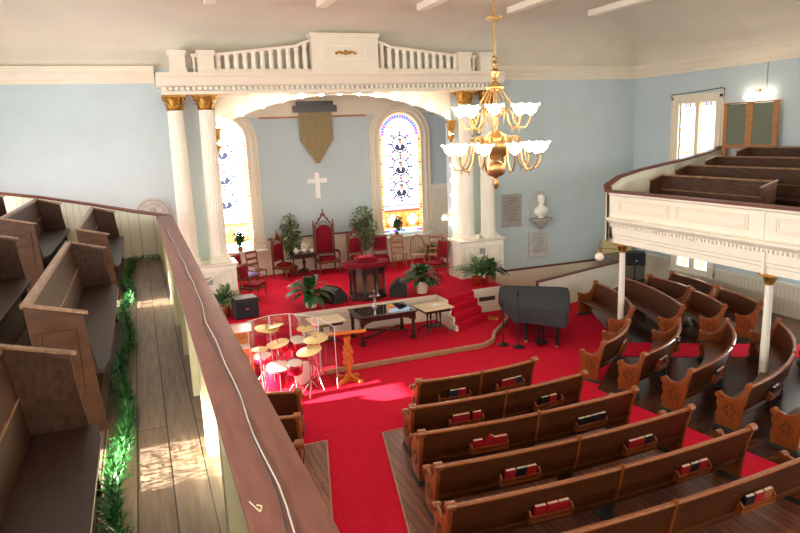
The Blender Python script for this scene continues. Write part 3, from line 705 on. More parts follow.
# panelled door in the alcove
t = thing('door_1', None, None, (10.3, AY - .001, DZ)); t['kind'] = 'structure'
MB().box(-.42, .42, -.05, 0, .002, 2.5).build('door_leaf', 'cream2', t, smooth=0)
mb = MB()
for x0, x1, z0, z1 in ((-.36, -.04, .2, 1.1), (.04, .36, .2, 1.1), (-.36, -.04, 1.25, 2.35), (.04, .36, 1.25, 2.35)): fpanel(mb, x0, x1, -.05, z0, z1, .02)
mb.build('panel_moulding', 'cream', t, smooth=0)
MB().box(-.56, -.42, -.08, 0, .002, 2.62).box(.42, .56, -.08, 0, .002, 2.62).box(-.6, .6, -.09, 0, 2.5, 2.66).build('door_frame', 'cream', t, smooth=0)

# ---------------------------------------------------------------- galleries
GZ, SZ = 2.8, 2.43
ROWZ = [2.86, 3.02, 3.2, 3.4]; ROWX = [-.48, -1.46, -2.46, -3.46, XL]
t = thing('gallery', 'left gallery with grey floor boards and an oxblood painted parapet rail', 'gallery', (0, 6, SZ))
LY0, LY1 = -6.9, 15.5
MB().box(-.48, .5, LY0, LY1, SZ + .1, GZ).build('floor_boards', 'gfloor', t, world=True, smooth=0)
for i in range(4): MB().box(ROWX[i + 1] + .003, ROWX[i] - (0 if i else .002), LY0, LY1, SZ + .1, ROWZ[i]).build('row_platform', 'gfloor', t, world=True, smooth=0)
MB().box(XL + .003, .5, LY0, LY1, SZ, SZ + .098).build('soffit', 'ivory', t, world=True, smooth=0)
MB().box(.502, .57, LY0, LY1 + .06, SZ, 3.7).box(.44, .501, LY0, LY1, GZ + .001, 3.699).build('parapet', 'ivory', t, world=True, smooth=0)
MB().box(.27, .60, LY0, LY1 + .1, 3.7, 3.75).build('rail', 'rail', t, world=True, smooth=30, bevel=.008)
for i in range(16):
    y = -4.67 + i * 1.42
    if y > 15.3: break
    MB().box(.285, .43, y - .06, y + .12, GZ + .001, 3.699).build('post', 'yellowcream', t, world=True, smooth=0)
def endpar(t, path, zf, sgn, inner_n):      # path: (x,y,ztop); zf floor height below
    k = len(path); vs = []; vr = []; 
    fr = []
    for i, p in enumerate(path):
        a = Vector(path[max(i - 1, 0)][:2]); b = Vector(path[min(i + 1, k - 1)][:2]); d = (b - a).normalized(); fr.append((p, (-d.y * inner_n, d.x * inner_n)))
    mb = MB(); vs = []; fs = []
    for p, n in fr: vs += [(p[0], p[1], zf), (p[0], p[1], p[2] - .05), (p[0] - n[0] * .06, p[1] - n[1] * .06, p[2] - .05), (p[0] - n[0] * .06, p[1] - n[1] * .06, zf)]
    for i in range(k - 1):
        for j in range(4): fs.append((i * 4 + j, i * 4 + (j + 1) % 4, (i + 1) * 4 + (j + 1) % 4, (i + 1) * 4 + j))
    mb.add(vs, fs); mb.build('end_parapet', 'bead', t, world=True, smooth=0)
    MB().sweep([((p[0], p[1], p[2] - .05), n) for p, n in fr], [(.06, 0), (.075, .02), (.06, .05), (-.11, .05), (-.125, .02), (-.11, 0)]).build('end_rail', 'trimred', t, world=True, smooth=40)
endpar(t, [(.5, 15.5, 3.76), (-.2, 15.9, 3.88), (-1.0, 16.1, 4.07), (-2.0, 16.15, 4.30), (-3.2, 16.15, 4.52), (XL, 16.15, 4.75)], SZ + .1, 1, 1)
MB().prism([(.5, 15.5), (-.2, 15.9), (-1.0, 16.1), (-2, 16.15), (XL + .003, 16.15), (XL + .003, 15.505), (.5, 15.501)], (0, 0, SZ + .1), (1, 0, 0), (0, 1, 0), (0, 0, GZ - SZ - .1)).build('end_floor', 'gfloor', t, world=True, smooth=0)
# marks and cables on the rail
mb = MB(); random.seed(3)
kk = [(.425, 1.2), (.43, 2.41), (.44, 2.72), (.43, 3.35), (.44, 4.39), (.42, 5.91), (.45, 6.92), (.44, 9.08), (.40, 12), (.36, 15.1)]
def kx(y):
    for (xa, ya), (xb, yb) in zip(kk, kk[1:]):
        if y <= yb: return xa + (xb - xa) * (y - ya) / (yb - ya)
    return kk[-1][0]
pts = [(kx(y) + .006 * math.sin(y * 5.1), y, 3.757) for y in [1.2 + i * .2 for i in range(70)]]
tag(MB().tube(pts, .004, 6).build('cable', 'cable'), 'thin white cable lying along the top of the oxblood gallery rail', 'cable')
pts = [(kx(y) - .022 + .018 * math.sin(y * 1.9 + 1) + .008 * math.sin(y * 5.3), y, 3.7555) for y in [1.2 + i * .15 for i in range(92)]]
tag(MB().tube(pts, .004, 6).build('cable', 'darkcable'), 'thin dark wavy wire lying beside the white cable on the gallery rail', 'cable')
g = [o for o in kids(t) if o.name.startswith('rail')][0]
mb = MB(); Zm = 3.7502
for a, b in (((.30, 2.72), (.33, 2.62)), ((.33, 2.62), (.345, 2.66)), ((.345, 2.66), (.325, 2.68))):
    mb.cyl((*a, Zm), (*b, Zm), .0035, 5)
mb.build('scratched_mark', 'scratch', g, world=True)

# right gallery
t2 = thing('gallery', 'right gallery with cream panelled and dentilled front standing on slim iron columns', 'gallery', (13.5, 6, SZ))
RY0, RY1 = -3.0, 13.35
FX = 10.78
MB().prism([(FX + .12, SZ), (FX + .12, 2.56), (FX + .1, 2.58), (FX + .1, 2.64), (FX + .08, 2.66), (FX + .08, 2.84), (FX + .02, 2.86), (FX + .02, 2.93), (FX - .06, 2.98), (FX - .1, 3.03), (FX - .1, 3.07), (FX - .02, 3.1), (FX, 3.12), (FX, 3.62), (FX - .05, 3.66), (FX - .05, 3.7), (FX + .14, 3.7), (FX + .14, SZ)],
           (0, RY0, 0), (1, 0, 0), (0, 0, 1), (0, RY1 - RY0, 0)).build('front_fascia', 'ivory', t2, world=True, smooth=0)
tt = [(v, u) for u, v in teeth(RY0 + .02, RY1 - .02, .1, FX + .012, FX - .035)]
MB().prism([(FX + .0195, tt[0][1])] + tt + [(FX + .0195, tt[-1][1])], (0, 0, 2.865), (1, 0, 0), (0, 1, 0), (0, 0, .06)).build('dentil_moulding', 'ivory', t2, world=True, smooth=0)
def xpanel(mb, x, y0, y1, z0, z1, dep=.02, w=.035):
    mb.box(x - dep, x, y0, y1, z0, z0 + w).box(x - dep, x, y0, y1, z1 - w, z1).box(x - dep, x, y0, y0 + w, z0 + w, z1 - w).box(x - dep, x, y1 - w, y1, z0 + w, z1 - w)
mb = MB()
for y0, y1 in ((11.35, 13.0), (9.3, 11.15), (6.9, 8.72), (4.9, 6.7), (2.9, 4.7), (.9, 2.7)): xpanel(mb, FX, y0, y1, 3.24, 3.54); xpanel(mb, FX, y0 + .07, y1 - .07, 3.3, 3.48, .012, .02)
mb.build('front_panels', 'cream2', t2, world=True, smooth=0)
mb = MB()
for y in (8.97, 4.75): mb.box(FX - .025, FX, y - .03, y + .03, 3.1, 3.66).box(FX + .05, FX + .1, y - .03, y + .03, SZ, 2.86)
mb.build('seam_strip', 'cream', t2, world=True, smooth=0)
MB().box(FX - .09, FX + .2, RY0, RY1 + .03, 3.7, 3.745).build('rail', 'trimred', t2, world=True, smooth=30, bevel=.008)
RX = [FX + .15, 11.68, 12.66, 13.66, 14.66, XR - .003]; RZ = [GZ, 2.95, 3.14, 3.32, 3.52]
for i in range(5): MB().box(RX[i] + .001, RX[i + 1], RY0, RY1, SZ + .1, RZ[i]).build('row_platform', 'gfloor', t2, world=True, smooth=0)
MB().prism([(FX + .15, RY0), (XR - .003, RY0), (XR - .003, 15.0), (15.4, 14.81), (14.2, 14.52), (13.4, 14.2), (12.3, 14.02), (11.5, 13.87), (11.0, 13.6), (FX + .15, 13.36)], (0, 0, SZ), (1, 0, 0), (0, 1, 0), (0, 0, .098)).build('soffit', 'ivory', t2, world=True, smooth=0)
MB().prism([(FX + .15, RY1), (XR - .003, RY1), (XR - .003, 15.0), (15.4, 14.81), (14.2, 14.52), (13.4, 14.2), (12.3, 14.02), (11.5, 13.87), (11.0, 13.6)], (0, 0, SZ + .1), (1, 0, 0), (0, 1, 0), (0, 0, GZ - SZ - .1)).build('end_floor', 'gfloor', t2, world=True, smooth=0)
endpar(t2, [(FX, 13.36, 3.745), (10.97, 13.66, 3.87), (11.5, 13.87, 4.04), (12.3, 14.02, 4.17), (13.4, 14.2, 4.28), (14.2, 14.52, 4.33), (15.4, 14.81, 4.47), (XR - .003, 15.0, 4.62)], SZ + .05, -1, -1)
def iron_post(y, label):
    t = thing('support_column', label, 'column', (FX + .26, y, 0.0), 0, 'slim columns under the right gallery')
    MB().lathe([(.12, .001), (.12, .05), (.1, .07), (.085, .1)], (0, 0, 0), 16).build('base', 'ivory', t)
    MB().cyl((0, 0, .1), (0, 0, 2.2), .085, 16, r2=.07).build('shaft', 'cream', t)
    mb = MB().lathe([(.075, 2.2), (.085, 2.22), (.075, 2.24), (.085, 2.3), (.12, 2.37), (.14, 2.38)], (0, 0, 0), 14)
    for i in range(8):
        a = PI / 4 * i; ca, sa = math.cos(a), math.sin(a)
        mb.add([(ca * .08 - sa * .03, sa * .08 + ca * .03, 2.23), (ca * .08 + sa * .03, sa * .08 - ca * .03, 2.23), (ca * .15 + sa * .02, sa * .15 - ca * .02, 2.36), (ca * .15 - sa * .02, sa * .15 + ca * .02, 2.36), (ca * .14, sa * .14, 2.32)], [(0, 1, 2, 3), (3, 2, 4)])
    mb.box(-.15, .15, -.15, .15, 2.38, 2.428); mb.build('capital', 'gold', t, smooth=40)
iron_post(13.15, 'slim white iron column with gilt capital under the gallery corner near the piano')
iron_post(8.97, 'slim white iron column with gilt capital rising between the curved side pews')
# ================================================================ ground-floor pews
END = [(.13, 0), (.12, .18), (.10, .34), (.05, .58), (-.005, .78), (-.045, .88), (-.04, .935), (.0, .95), (.05, .925), (.075, .86), (.11, .76), (.18, .675), (.27, .625), (.36, .615), (.44, .635), (.51, .655), (.56, .635), (.57, .59), (.545, .555), (.565, .50), (.57, .45), (.54, .40), (.535, .35), (.565, .29), (.575, .22), (.555, .16), (.56, .08), (.575, 0)]
END = [(u, z + .0005) for u, z in END]
def uback(z): return .125 - (.125 - .0) * min(1, max(0, (z - .36) / .53)) ** 1.0
BOOKS = []
def pew(P0, P1, sag, label, group, z0=.0, seed=0, racks=(), divider=True, quat=(True, True), name='church_pew'):
    P0, P1 = Vector((*P0, 0)), Vector((*P1, 0)); ch = P1 - P0; L = ch.length; d = ch / L; n = Vector((-d.y, d.x, 0)); mid = (P0 + P1) / 2
    t = thing(name, label, 'pew', (mid.x, mid.y, z0), 0, group)
    def at(s):
        p = P0 + ch * s - n * (sag * 4 * s * (1 - s)) - mid; tg = (ch - n * (sag * 4 * (1 - 2 * s))).normalized(); return p, tg, Vector((-tg.y, tg.x, 0))
    N = 14
    fr = [(lambda a: ((a[0].x, a[0].y, 0), (a[2].x, a[2].y)))(at(.035 / L + (1 - .07 / L) * i / N)) for i in range(N + 1)]
    MB().sweep(fr, [(.118, .40), (.142, .40), (.018, .885), (-.016, .885)]).build('backrest', 'pewback', t, smooth=40)
    MB().sweep(fr, [(-.032, .886), (.03, .886), (.036, .90), (.022, .925), (-.022, .925), (-.038, .905)]).build('top_rail', 'pewcap', t, smooth=50)
    MB().sweep(fr, [(.10, .425), (.10, .398), (.53, .408), (.548, .42), (.545, .44), (.53, .448), (.15, .43)]).build('seat', 'pew', t, smooth=40)
    MB().sweep(fr, [(.15, .30), (.165, .30), (.165, .398), (.15, .398)]).build('seat_apron', 'pewback', t, smooth=40)
    for e, (s, o) in enumerate(((0, 1), (1, -1))):
        p, tg, nn = at(s); W = tg * (.055 * o)
        MB().prism(END, p, nn, (0, 0, 1), W).build('end_panel', 'pewend', t, smooth=40, bevel=.006)
        ep = kids_last(t)
        out = -tg * o
        for (u, z, r, w) in ((-.005, .915, .06, .115), (.525, .62, .054, .11)):
            c = p + nn * u + Vector((0, 0, z)) + tg * (o * .0275)
            mb = MB().cyl(c - tg * w / 2, c + tg * w / 2, r, 14)
            for q in (-1, 1):
                cc = c + tg * (q * w / 2); mb.cyl(cc, cc + tg * (q * .008), r * .55, 10)
            mb.build('scroll', 'pewcap', ep)
        if quat[e]:
            mb = MB()
            for du, dz in ((.054, 0), (-.054, 0), (0, .058), (0, -.058)):
                cc = p + nn * (.31 + du * 1.25) + Vector((0, 0, .39 + dz * 1.25)) + out * .001
                th0 = math.atan2(dz, du); pts = [cc + nn * (.044 * math.cos(th0 + (i - 6) * .4)) + Vector((0, 0, .044 * math.sin(th0 + (i - 6) * .4))) for i in range(13)]
                mb.tube(pts, .009, 5)
            mb.build('quatrefoil', 'carve', ep)
        a = p - tg * (o * .015); mb = MB()
        mb.prism([(.09, 0), (.60, 0), (.60, .045), (.575, .065), (.115, .065), (.09, .045)], a, nn, (0, 0, 1), tg * (o * .085)); mb.build('plinth', 'plinth', t, smooth=0)
    if divider:
        p, tg, nn = at(.5)
        mb = MB().prism([(.02, .93), (.0, .96), (-.035, .955), (-.05, .92), (-.035, .87), (.06, .46), (.085, .40), (.12, .40)], p - tg * .018, nn, (0, 0, 1), tg * .036)
        mb.build('divider', 'pewend', t, smooth=40)
        MB().prism([(.13, .0005), (.14, .39), (.5, .39), (.46, .2), (.5, .0005)], p - tg * .02, nn, (0, 0, 1), tg * .04).build('seat_support', 'plinth', t, smooth=40)
    for s, w, books in racks:
        p, tg, nn = at(s); ux = lambda z: uback(z)
        mb = MB()
        for q in (-1, 1):
            mb.prism([(ux(.43) - .012, .43), (ux(.6) - .012, .60), (ux(.6) - .04, .60), (ux(.55) - .10, .54), (ux(.43) - .10, .43)], p + tg * (q * w / 2 - .012), nn, (0, 0, 1), tg * .024)
        for z in (.445, .505):
            mb.prism([(ux(z) - .10, z), (ux(z) - .082, z), (ux(z) - .082, z + .028), (ux(z) - .10, z + .028)], p - tg * w / 2, nn, (0, 0, 1), tg * w)
        mb.prism([(ux(.44) - .10, .43), (ux(.44) - .006, .43), (ux(.44) - .006, .444), (ux(.44) - .10, .444)], p - tg * w / 2, nn, (0, 0, 1), tg * w)
        mb.build('book_rack', 'pewend', t, smooth=0)
        for off, col, tilt, lab in books:
            up = Vector((0, 0, .53)) + nn * (-.125); up.normalize(); b = tg; fw = up.cross(b).normalized()
            base = mid + p + tg * (off * w) + nn * (ux(.447) - .052) + Vector((0, 0, .4485 + z0 + abs(math.sin(tilt)) * .08))
            if tilt: R = Matrix.Rotation(tilt, 3, fw); b = R @ b; up = R @ up
            BOOKS.append((base, b, up, col, lab))
    return t
def kids_last(t): return [o for o in COL.objects if o.parent == t][-1]

# center block: front to back; books listed from left to right inside each rack
def bk(lab, *cols): return [(o, c, ti, lab + ', ' + w) for o, c, ti, w in cols]
RB, BB, NB, TB = 'redbook', 'blackbook', 'bluebook', 'brownbook'
ordn = ['frontmost', 'second', 'third', 'fourth', 'fifth', 'sixth']
CB = [
 ((4.24, 10.37), (6.72, 10.40), (bk('left rack of the frontmost center pew', (-.05, NB, 0, 'navy hymnal'), (.22, RB, 0, 'red hymnal'))), (bk('right rack of the frontmost center pew', (-.22, RB, 0, 'red hymnal at the left'), (.04, RB, .0, 'red hymnal in the middle'), (.28, NB, 0, 'navy hymnal')))),
 ((3.70, 9.36), (7.10, 9.38), (bk('left rack of the second center pew', (-.3, RB, 0, 'red hymnal at the left'), (-.05, RB, 0, 'red hymnal in the middle'), (.3, RB, 0, 'red hymnal set apart at the right'))), (bk('right rack of the second center pew', (-.17, BB, 0, 'black hymnal'), (.12, RB, 0, 'red hymnal')))),
 ((3.46, 8.43), (7.36, 8.36), (bk('left rack of the third center pew', (-.33, RB, 0, 'red hymnal at the left'), (-.10, RB, .62, 'tilted red hymnal standing on its corner'), (.13, RB, 0, 'red hymnal beside the tilted one'), (.35, RB, 0, 'red hymnal at the right'))), (bk('right rack of the third center pew', (-.34, BB, 0, 'black hymnal at the left end'), (-.115, BB, 0, 'second black hymnal'), (.11, BB, 0, 'third black hymnal'), (.335, BB, 0, 'black hymnal at the right end')))),
 ((3.26, 7.42), (7.62, 7.40), (bk('left rack of the fourth center pew', (-.27, RB, 0, 'red hymnal at the left'), (.02, BB, 0, 'black hymnal'), (.28, RB, 0, 'red hymnal at the right'))), (bk('right rack of the fourth center pew', (-.28, RB, 0, 'red hymnal at the left'), (-.03, RB, 0, 'red hymnal beside a black one'), (.24, BB, 0, 'black hymnal')))),
 ((2.99, 6.49), (7.86, 6.49), (bk('left rack of the fifth center pew', (-.27, RB, 0, 'red hymnal at the left'), (.02, RB, 0, 'red hymnal in the middle'), (.29, RB, 0, 'red hymnal at the right'))), (bk('right rack of the fifth center pew', (-.28, RB, 0, 'red hymnal at the left'), (.0, BB, 0, 'black hymnal'), (.27, RB, 0, 'red hymnal at the right')))),
 ((2.72, 5.52), (8.12, 5.60), (), (bk('right rack of the nearest center pew', (-.28, BB, 0, 'black hymnal'), (.0, RB, 0, 'red hymnal'), (.28, TB, 0, 'tan hymnal')))),
]
clab = ['frontmost pew of the center block, nearest the red open floor, two book racks', 'second pew from the front in the center block, gap between its left hymnals', 'third pew from the front in the center block, with a tilted red book', 'fourth pew from the front in the center block, three books in each rack', 'fifth pew from the front in the center block, running across the bottom of view', 'nearest pew of the center block, cut by the bottom right edge of the photo']
for i, (a, b, lb, rb) in enumerate(CB):
    rk = [(.285, .60, lb)] if lb else [(.285, .6, ())]
    rk.append((.765, .60, rb))
    pew(a, b, .12, clab[i], 'pews of the center block', .045, i, rk)
# left pews half hidden below the gallery rail
for i, (a, b) in enumerate((((-1.2, 12.9), (2.23, 10.91)), ((-1.5, 11.9), (1.98, 9.87)), ((-1.8, 10.8), (1.78, 8.9)), ((-2.1, 9.85), (1.60, 8.01)))):
    a = (a[0] + (b[0] - a[0]) * .25, a[1] + (b[1] - a[1]) * .25)
    pew(a, b, .2, ['pew end beyond the gallery rail, frontmost of the left block, nearest the drums', 'pew end beyond the gallery rail, second behind the drums', 'pew end beyond the gallery rail, third behind the drums', 'pew end beyond the gallery rail, fourth behind the drums, barely showing'][i], 'pews of the left block', .045)
# curved side pews between red aisles
SB = [((8.52, 10.66), (10.05, 11.71), .14, ((.62, .42, bk('rack of the first curved side pew', (-.2, TB, 0, 'tan hymnal'), (.2, RB, 0, 'red hymnal'))),)),
      ((8.74, 9.74), (11.07, 11.23), .24, ((.28, .4, bk('near rack of the second curved side pew', (-.25, RB, 0, 'red hymnal'), (.02, BB, 0, 'black hymnal'), (.28, TB, 0, 'tan hymnal'))), (.78, .42, bk('far rack of the second curved side pew', (-.28, BB, 0, 'black hymnal nearest us'), (0, BB, 0, 'black hymnal in the middle'), (.28, BB, 0, 'black hymnal farthest off'))),)),
      ((8.85, 8.66), (11.97, 10.72), .38, ((.3, .42, bk('rack of the third curved side pew', (-.26, BB, 0, 'black hymnal'), (.02, RB, 0, 'red hymnal in the middle'), (.28, RB, 0, 'red hymnal farthest off'))),)),
      ((9.15, 7.68), (12.9, 10.2), .48, ((.22, .42, bk('rack of the fourth curved side pew', (-.2, BB, 0, 'black hymnal'), (.1, BB, 0, 'second black hymnal'))),)),
      ((9.36, 6.76), (13.6, 9.5), .55, ())]
slab_ = ['frontmost curved side pew, short, seat empty, beside the red open floor', 'second curved side pew from the front, with two book racks', 'third curved side pew from the front, just in front of the white column', 'fourth curved side pew from the front, the white column standing right behind it', 'nearest curved side pew, cut off by the right edge of the photo']
for i, (a, b, sg, rk) in enumerate(SB):
    pew(a, b, sg, slab_[i], 'curved pews of the right block', .002, 0, rk, divider=(i > 0))
# pews under the right gallery beyond the cross aisle
FB = [((10.85, 12.5), (11.9, 15.3), .22), ((12.0, 12.05), (12.98, 15.38), .18), ((13.6, 13.45), (13.74, 15.2), .08), ((14.28, 13.25), (14.56, 15.15), .08), ((12.86, 11.6), (13.46, 13.25), .1), ((13.74, 11.36), (14.2, 13.05), .1)]
flab = ['curved pew beyond the cross aisle, first from the piano, behind a white column', 'long pew beyond the cross aisle, second from the piano', 'short pew under the gallery, third from the piano, in front of the rearmost one', 'rearmost pew under the gallery, directly below the two small lit windows', 'pew at the cross aisle, right of the long second pew, seat dark', 'pew at the cross aisle closest to the beadboard wall']
for i, (a, b, sg) in enumerate(FB): pew(a, b, sg, flab[i], 'pews under the right gallery', .002, 0, (), divider=False, quat=(True, False))

# hymnals
cov = MB().box(-.078, .078, -.024, -.020, 0, .225).box(-.078, .078, .020, .024, 0, .225).box(-.078, -.073, -.020, .020, 0, .225)
pg = MB().box(-.072, .074, -.0195, .0195, .003, .219)
proto = {}
for base, b, up, col, lab in BOOKS:
    fwv = b.cross(up)
    mw2 = Matrix((b, up.cross(b), up)).transposed().to_4x4(); mw2.translation = base
    lab2 = lab.split(', '); text = lab2[1] + ' in the ' + lab2[0]
    if col not in proto:
        t = thing('hymnal', text, 'book', (0, 0, 0), 0, 'hymnals in the pew racks')
        cov.build('cover', col, t, smooth=0); pg.build('pages', 'pages', t, smooth=0); proto[col] = t
    else: t = dup(proto[col], (0, 0, 0), None, text)
    t.rotation_euler = mw2.to_euler(); t.location = base
# white slip on the front pew's right rack
# ================================================================ gallery box pews
def box_pew(xf, xb, y0, y1, z, label, group, side=1, dz=0):
    """xf: front edge of the ends, xb: top of the back; z floor; side=+1 faces +x"""
    t = thing('box_pew', label, 'pew', ((xf + xb) / 2, (y0 + y1) / 2, z + .001), 0, group)
    ox, oy = t.location.x, t.location.y; w = abs(xf - xb)
    X = lambda u: (xf - side * u) - ox        # u measured back from the front edge
    ya, yb = y0 - oy, y1 - oy; th = .04
    bl = .10
    for yy, o in ((ya, 1), (yb, -1)):
        MB().prism([(X(-.02), 0), (X(.06), .96 + dz), (X(w + .015), 1.09 + dz), (X(w + .02 - bl), 0)], (0, yy, 0), (1, 0, 0), (0, 0, 1), (0, o * th, 0)).build('end_panel', 'gend', t, smooth=0)
        ep = kids_last(t)
        mb = MB(); yo = yy - o * .004
        def pl(u0, u1, z0, z1): mb.box(min(X(u0), X(u1)), max(X(u0), X(u1)), min(yo - o * .008, yo + o * .004), max(yo - o * .008, yo + o * .004), z0 + dz, z1 + dz)
        pl(.12, w - .06, .30, .33); pl(.12, w - .06, .82, .85); pl(.12, .15, .331, .819); pl(w - .09, w - .06, .331, .819)
        mb.build('panel_moulding', 'gend', ep, smooth=0)
        MB().prism([(X(.0), .45 + dz), (X(.075), .95 + dz), (X(w - .03), 1.06 + dz), (X(w - .12), .45 + dz)], (0, yy + o * (th + .001), 0), (1, 0, 0), (0, 0, 1), (0, o * .008, 0)).build('inner_lining', 'gpew', ep, smooth=0)
        c = MB().prism([(X(.02), .962), (X(.02), .985), (X(w + .03), 1.116), (X(w + .03), 1.092)], (0, yy - o * .012, dz), (1, 0, 0), (0, 0, 1), (0, o * (th + .024), 0)); c.build('end_cap', 'gcap', t, smooth=0, bevel=.006)
    MB().prism([(X(w - .13), .40), (X(w - .10), .40), (X(w + .012), 1.06), (X(w - .018), 1.06)], (0, ya + th, dz), (1, 0, 0), (0, 0, 1), (0, yb - ya - 2 * th, 0)).build('backrest', 'gpew', t, smooth=0)
    MB().prism([(X(w - .04), 1.061), (X(w + .04), 1.061), (X(w + .04), 1.095), (X(w - .03), 1.10)], (0, ya + th, dz), (1, 0, 0), (0, 0, 1), (0, yb - ya - 2 * th, 0)).build('top_rail', 'gcap', t, smooth=0, bevel=.005)
    MB().prism([(X(w - .09), .72), (X(w - .075), .72), (X(w - .072), .735), (X(w - .085), .735)], (0, ya + th, dz), (1, 0, 0), (0, 0, 1), (0, yb - ya - 2 * th, 0)).build('back_moulding', 'gcap', t, smooth=0)
    sy = [(-.09, .04), (-.115, .12), (-.12, .4), (-.115, (yb - ya) - .5), (-.09, (yb - ya) - .1)]
    poly = [(X(w - .135), ya + th + .002), (X(-.05), ya + th + .002), (X(-.085), ya + th + .25), (X(-.09), (ya + yb) / 2), (X(-.085), yb - th - .25), (X(-.05), yb - th - .002), (X(w - .135), yb - th - .002)]
    MB().prism(poly, (0, 0, .42 + dz), (1, 0, 0), (0, 1, 0), (0, 0, .035)).build('seat', 'gseat', t, smooth=0, bevel=.006)
    MB().box(min(X(.08), X(.1)), max(X(.08), X(.1)), ya + th, yb - th, .0, .418 + dz).build('seat_front', 'gpew', t, smooth=0)
    return t
GL = 'box pews in the left gallery'
box_pew(-.50, -.98, .6, 4.86, ROWZ[0], 'nearest dark box pew in the left gallery, its wide seat filling the lower left corner', GL, 1, .09)
box_pew(-.50, -.98, 6.02, 9.92, ROWZ[0], 'box pew in the left gallery beside the garland, brown panelled end towards us', GL, 1, .09)
box_pew(-.50, -.98, 11.4, 15.3, ROWZ[0], 'farthest small box pew of the aisle row in the left gallery, against the end parapet', GL, 1, .09)
box_pew(-1.5, -2.0, 11.42, 15.3, ROWZ[1], 'far box pew of the second row in the left gallery, against the end parapet', GL, 1, .18)
box_pew(-1.5, -2.0, 6.0, 9.7, ROWZ[1], 'dark box pew of the second row at the left edge of the photo', GL, 1, .18)
box_pew(-2.5, -3.0, 11.45, 15.3, ROWZ[2], 'box pew of the third row up in the left gallery, only its end showing', GL, 1, .22)
GR = 'box pews in the right gallery'
box_pew(11.95, 12.42, 10.08, 13.35, 2.95, 'frontmost box pew behind the right gallery rail', GR, -1)
box_pew(11.95, 12.42, 4.8, 9.2, 2.95, 'box pew behind the gallery rail at the right edge of the photo', GR, -1)
box_pew(12.93, 13.42, 6.6, 13.52, 3.14, 'long box pew of the second row in the right gallery', GR, -1)
box_pew(13.93, 14.42, 6.6, 13.54, 3.32, 'long box pew of the third row in the right gallery', GR, -1)
box_pew(14.93, 15.42, 6.6, 13.45, 3.52, 'rearmost box pew of the right gallery, below the green boards', GR, -1)
# ================================================================ chairs
def legs4(t, w, d, h, m, r=.022, back_h=None):
    for sx in (-1, 1):
        for sy in (-1, 1):
            MB().lathe([(r * .7, 0.001), (r, .04), (r * .75, .1), (r * 1.1, h * .55), (r * .8, h * .75), (r * 1.15, h)], (sx * (w / 2 - r), sy * (d / 2 - r), 0), 8).build('leg', m, t)
def gothic(label, loc, rz, H, W, arms, group='gothic chairs on the dais'):
    t = thing('gothic_chair', label, 'chair', (*loc, DZ), rz, group); m = 'chair'; d = W * .92; sh = .44 if H > 1.7 else .42
    legs4(t, W, d, sh - .06, m, .03)
    MB().box(-W / 2, W / 2, -d / 2, d / 2, sh - .08, sh).build('seat_frame', m, t, smooth=0, bevel=.008)
    MB().lathe([(.70, 0), (.72, .04), (.66, .09), (.4, .115), (.001, .12)], (0, 0, sh + .001), 4, 0, Rz(PI / 4) @ Matrix.Diagonal(Vector((W * .66, d * .66, 1)))).build('seat_cushion', 'velvet', t, smooth=60)
    yb = d / 2 - .03; hb = H * .70
    for sx in (-1, 1):
        x = sx * (W / 2 - .035)
        MB().box(x - .03, x + .03, yb - .03, yb + .03, sh + .001, hb + .12).lathe([(.035, 0), (.04, .02), (.02, .05), (.028, .08), (.001, .17)], (x, yb, hb + .12), 8).build('back_post', m, t, smooth=40)
    pw = W / 2 - .07
    bc = [(-pw + .03, sh + .2), (pw - .03, sh + .2), (pw - .03, hb - .14)] + [((pw - .03) * math.cos(PI * i / 10), hb - .14 + (pw - .03) * .9 * math.sin(PI * i / 10)) for i in range(1, 10)] + [(-pw + .03, hb - .14)]
    MB().prism(bc, (0, yb - .02, 0), U, V, (0, -.035, 0)).build('back_cushion', 'velvet', t, smooth=40, bevel=.012)
    mb = MB().prism([(-pw, sh + .14), (pw, sh + .14), (pw, hb + .0), (-pw, hb + .0)], (0, yb + .02, 0), U, V, (0, -.035, 0))
    # pierced gable: two raking bars, a trefoil arch, crockets, finial
    ap = H - .17
    for sx in (-1, 1):
        mb.prism([(sx * (W / 2 - .06), hb), (sx * (W / 2 - .06), hb + .06), (0, ap + .05), (0, ap - .05)], (0, yb + .02, 0), U, V, (0, -.05, 0))
        for i in range(3):
            s = (i + .6) / 3.4; mb.ball((sx * (W / 2 - .06) * (1 - s), yb, hb + .09 + (ap - hb) * s), (.022, .02, .028), 6)
        mb.tube([(sx * pw, yb, hb + .02), (sx * pw * .62, yb, hb + .07), (sx * pw * .45, yb, hb + .12), (sx * pw * .4, yb, hb + .16), (0, yb, hb + .22)], .016, 6)
        mb.tube([(sx * pw * .45, yb, hb + .12), (sx * pw * .2, yb, hb + .05), (0, yb, hb + .09)], .014, 6)
    mb.build('carved_back', m, t, smooth=30)
    MB().lathe([(.05, 0), (.03, .04), (.018, .07), (.035, .1), (.015, .12), (.02, .15), (.001, .19)], (0, yb, ap), 8).build('finial', m, t)
    if arms:
        for sx in (-1, 1):
            x = sx * (W / 2 - .02)
            MB().tube([(x, yb - .02, sh + .27), (x, 0, sh + .25), (x, -d / 2 + .05, sh + .24), (x, -d / 2, sh + .2)], .026, 8).cyl((x, -d / 2 + .06, sh + .001), (x, -d / 2 + .06, sh + .24), .024, 8).build('arm', m, t)
            MB().box(x - .035, x + .035, -d / 2 + .1, yb - .12, sh + .27, sh + .30).build('arm_pad', 'velvet', t, smooth=60, bevel=.012)
    return t
gothic('large throne chair with carved gothic gable and crimson velvet, in the middle of the dais', (5.62, 21.3), .0, 2.12, .74, True)
gothic('gothic side chair with crimson velvet beside the tall plant near the glowing left window', (4.12, 21.1), .75, 1.6, .60, False)
gothic('gothic side chair with crimson velvet standing next to the throne on the pulpit side', (6.55, 21.0), -.1, 1.55, .56, False)
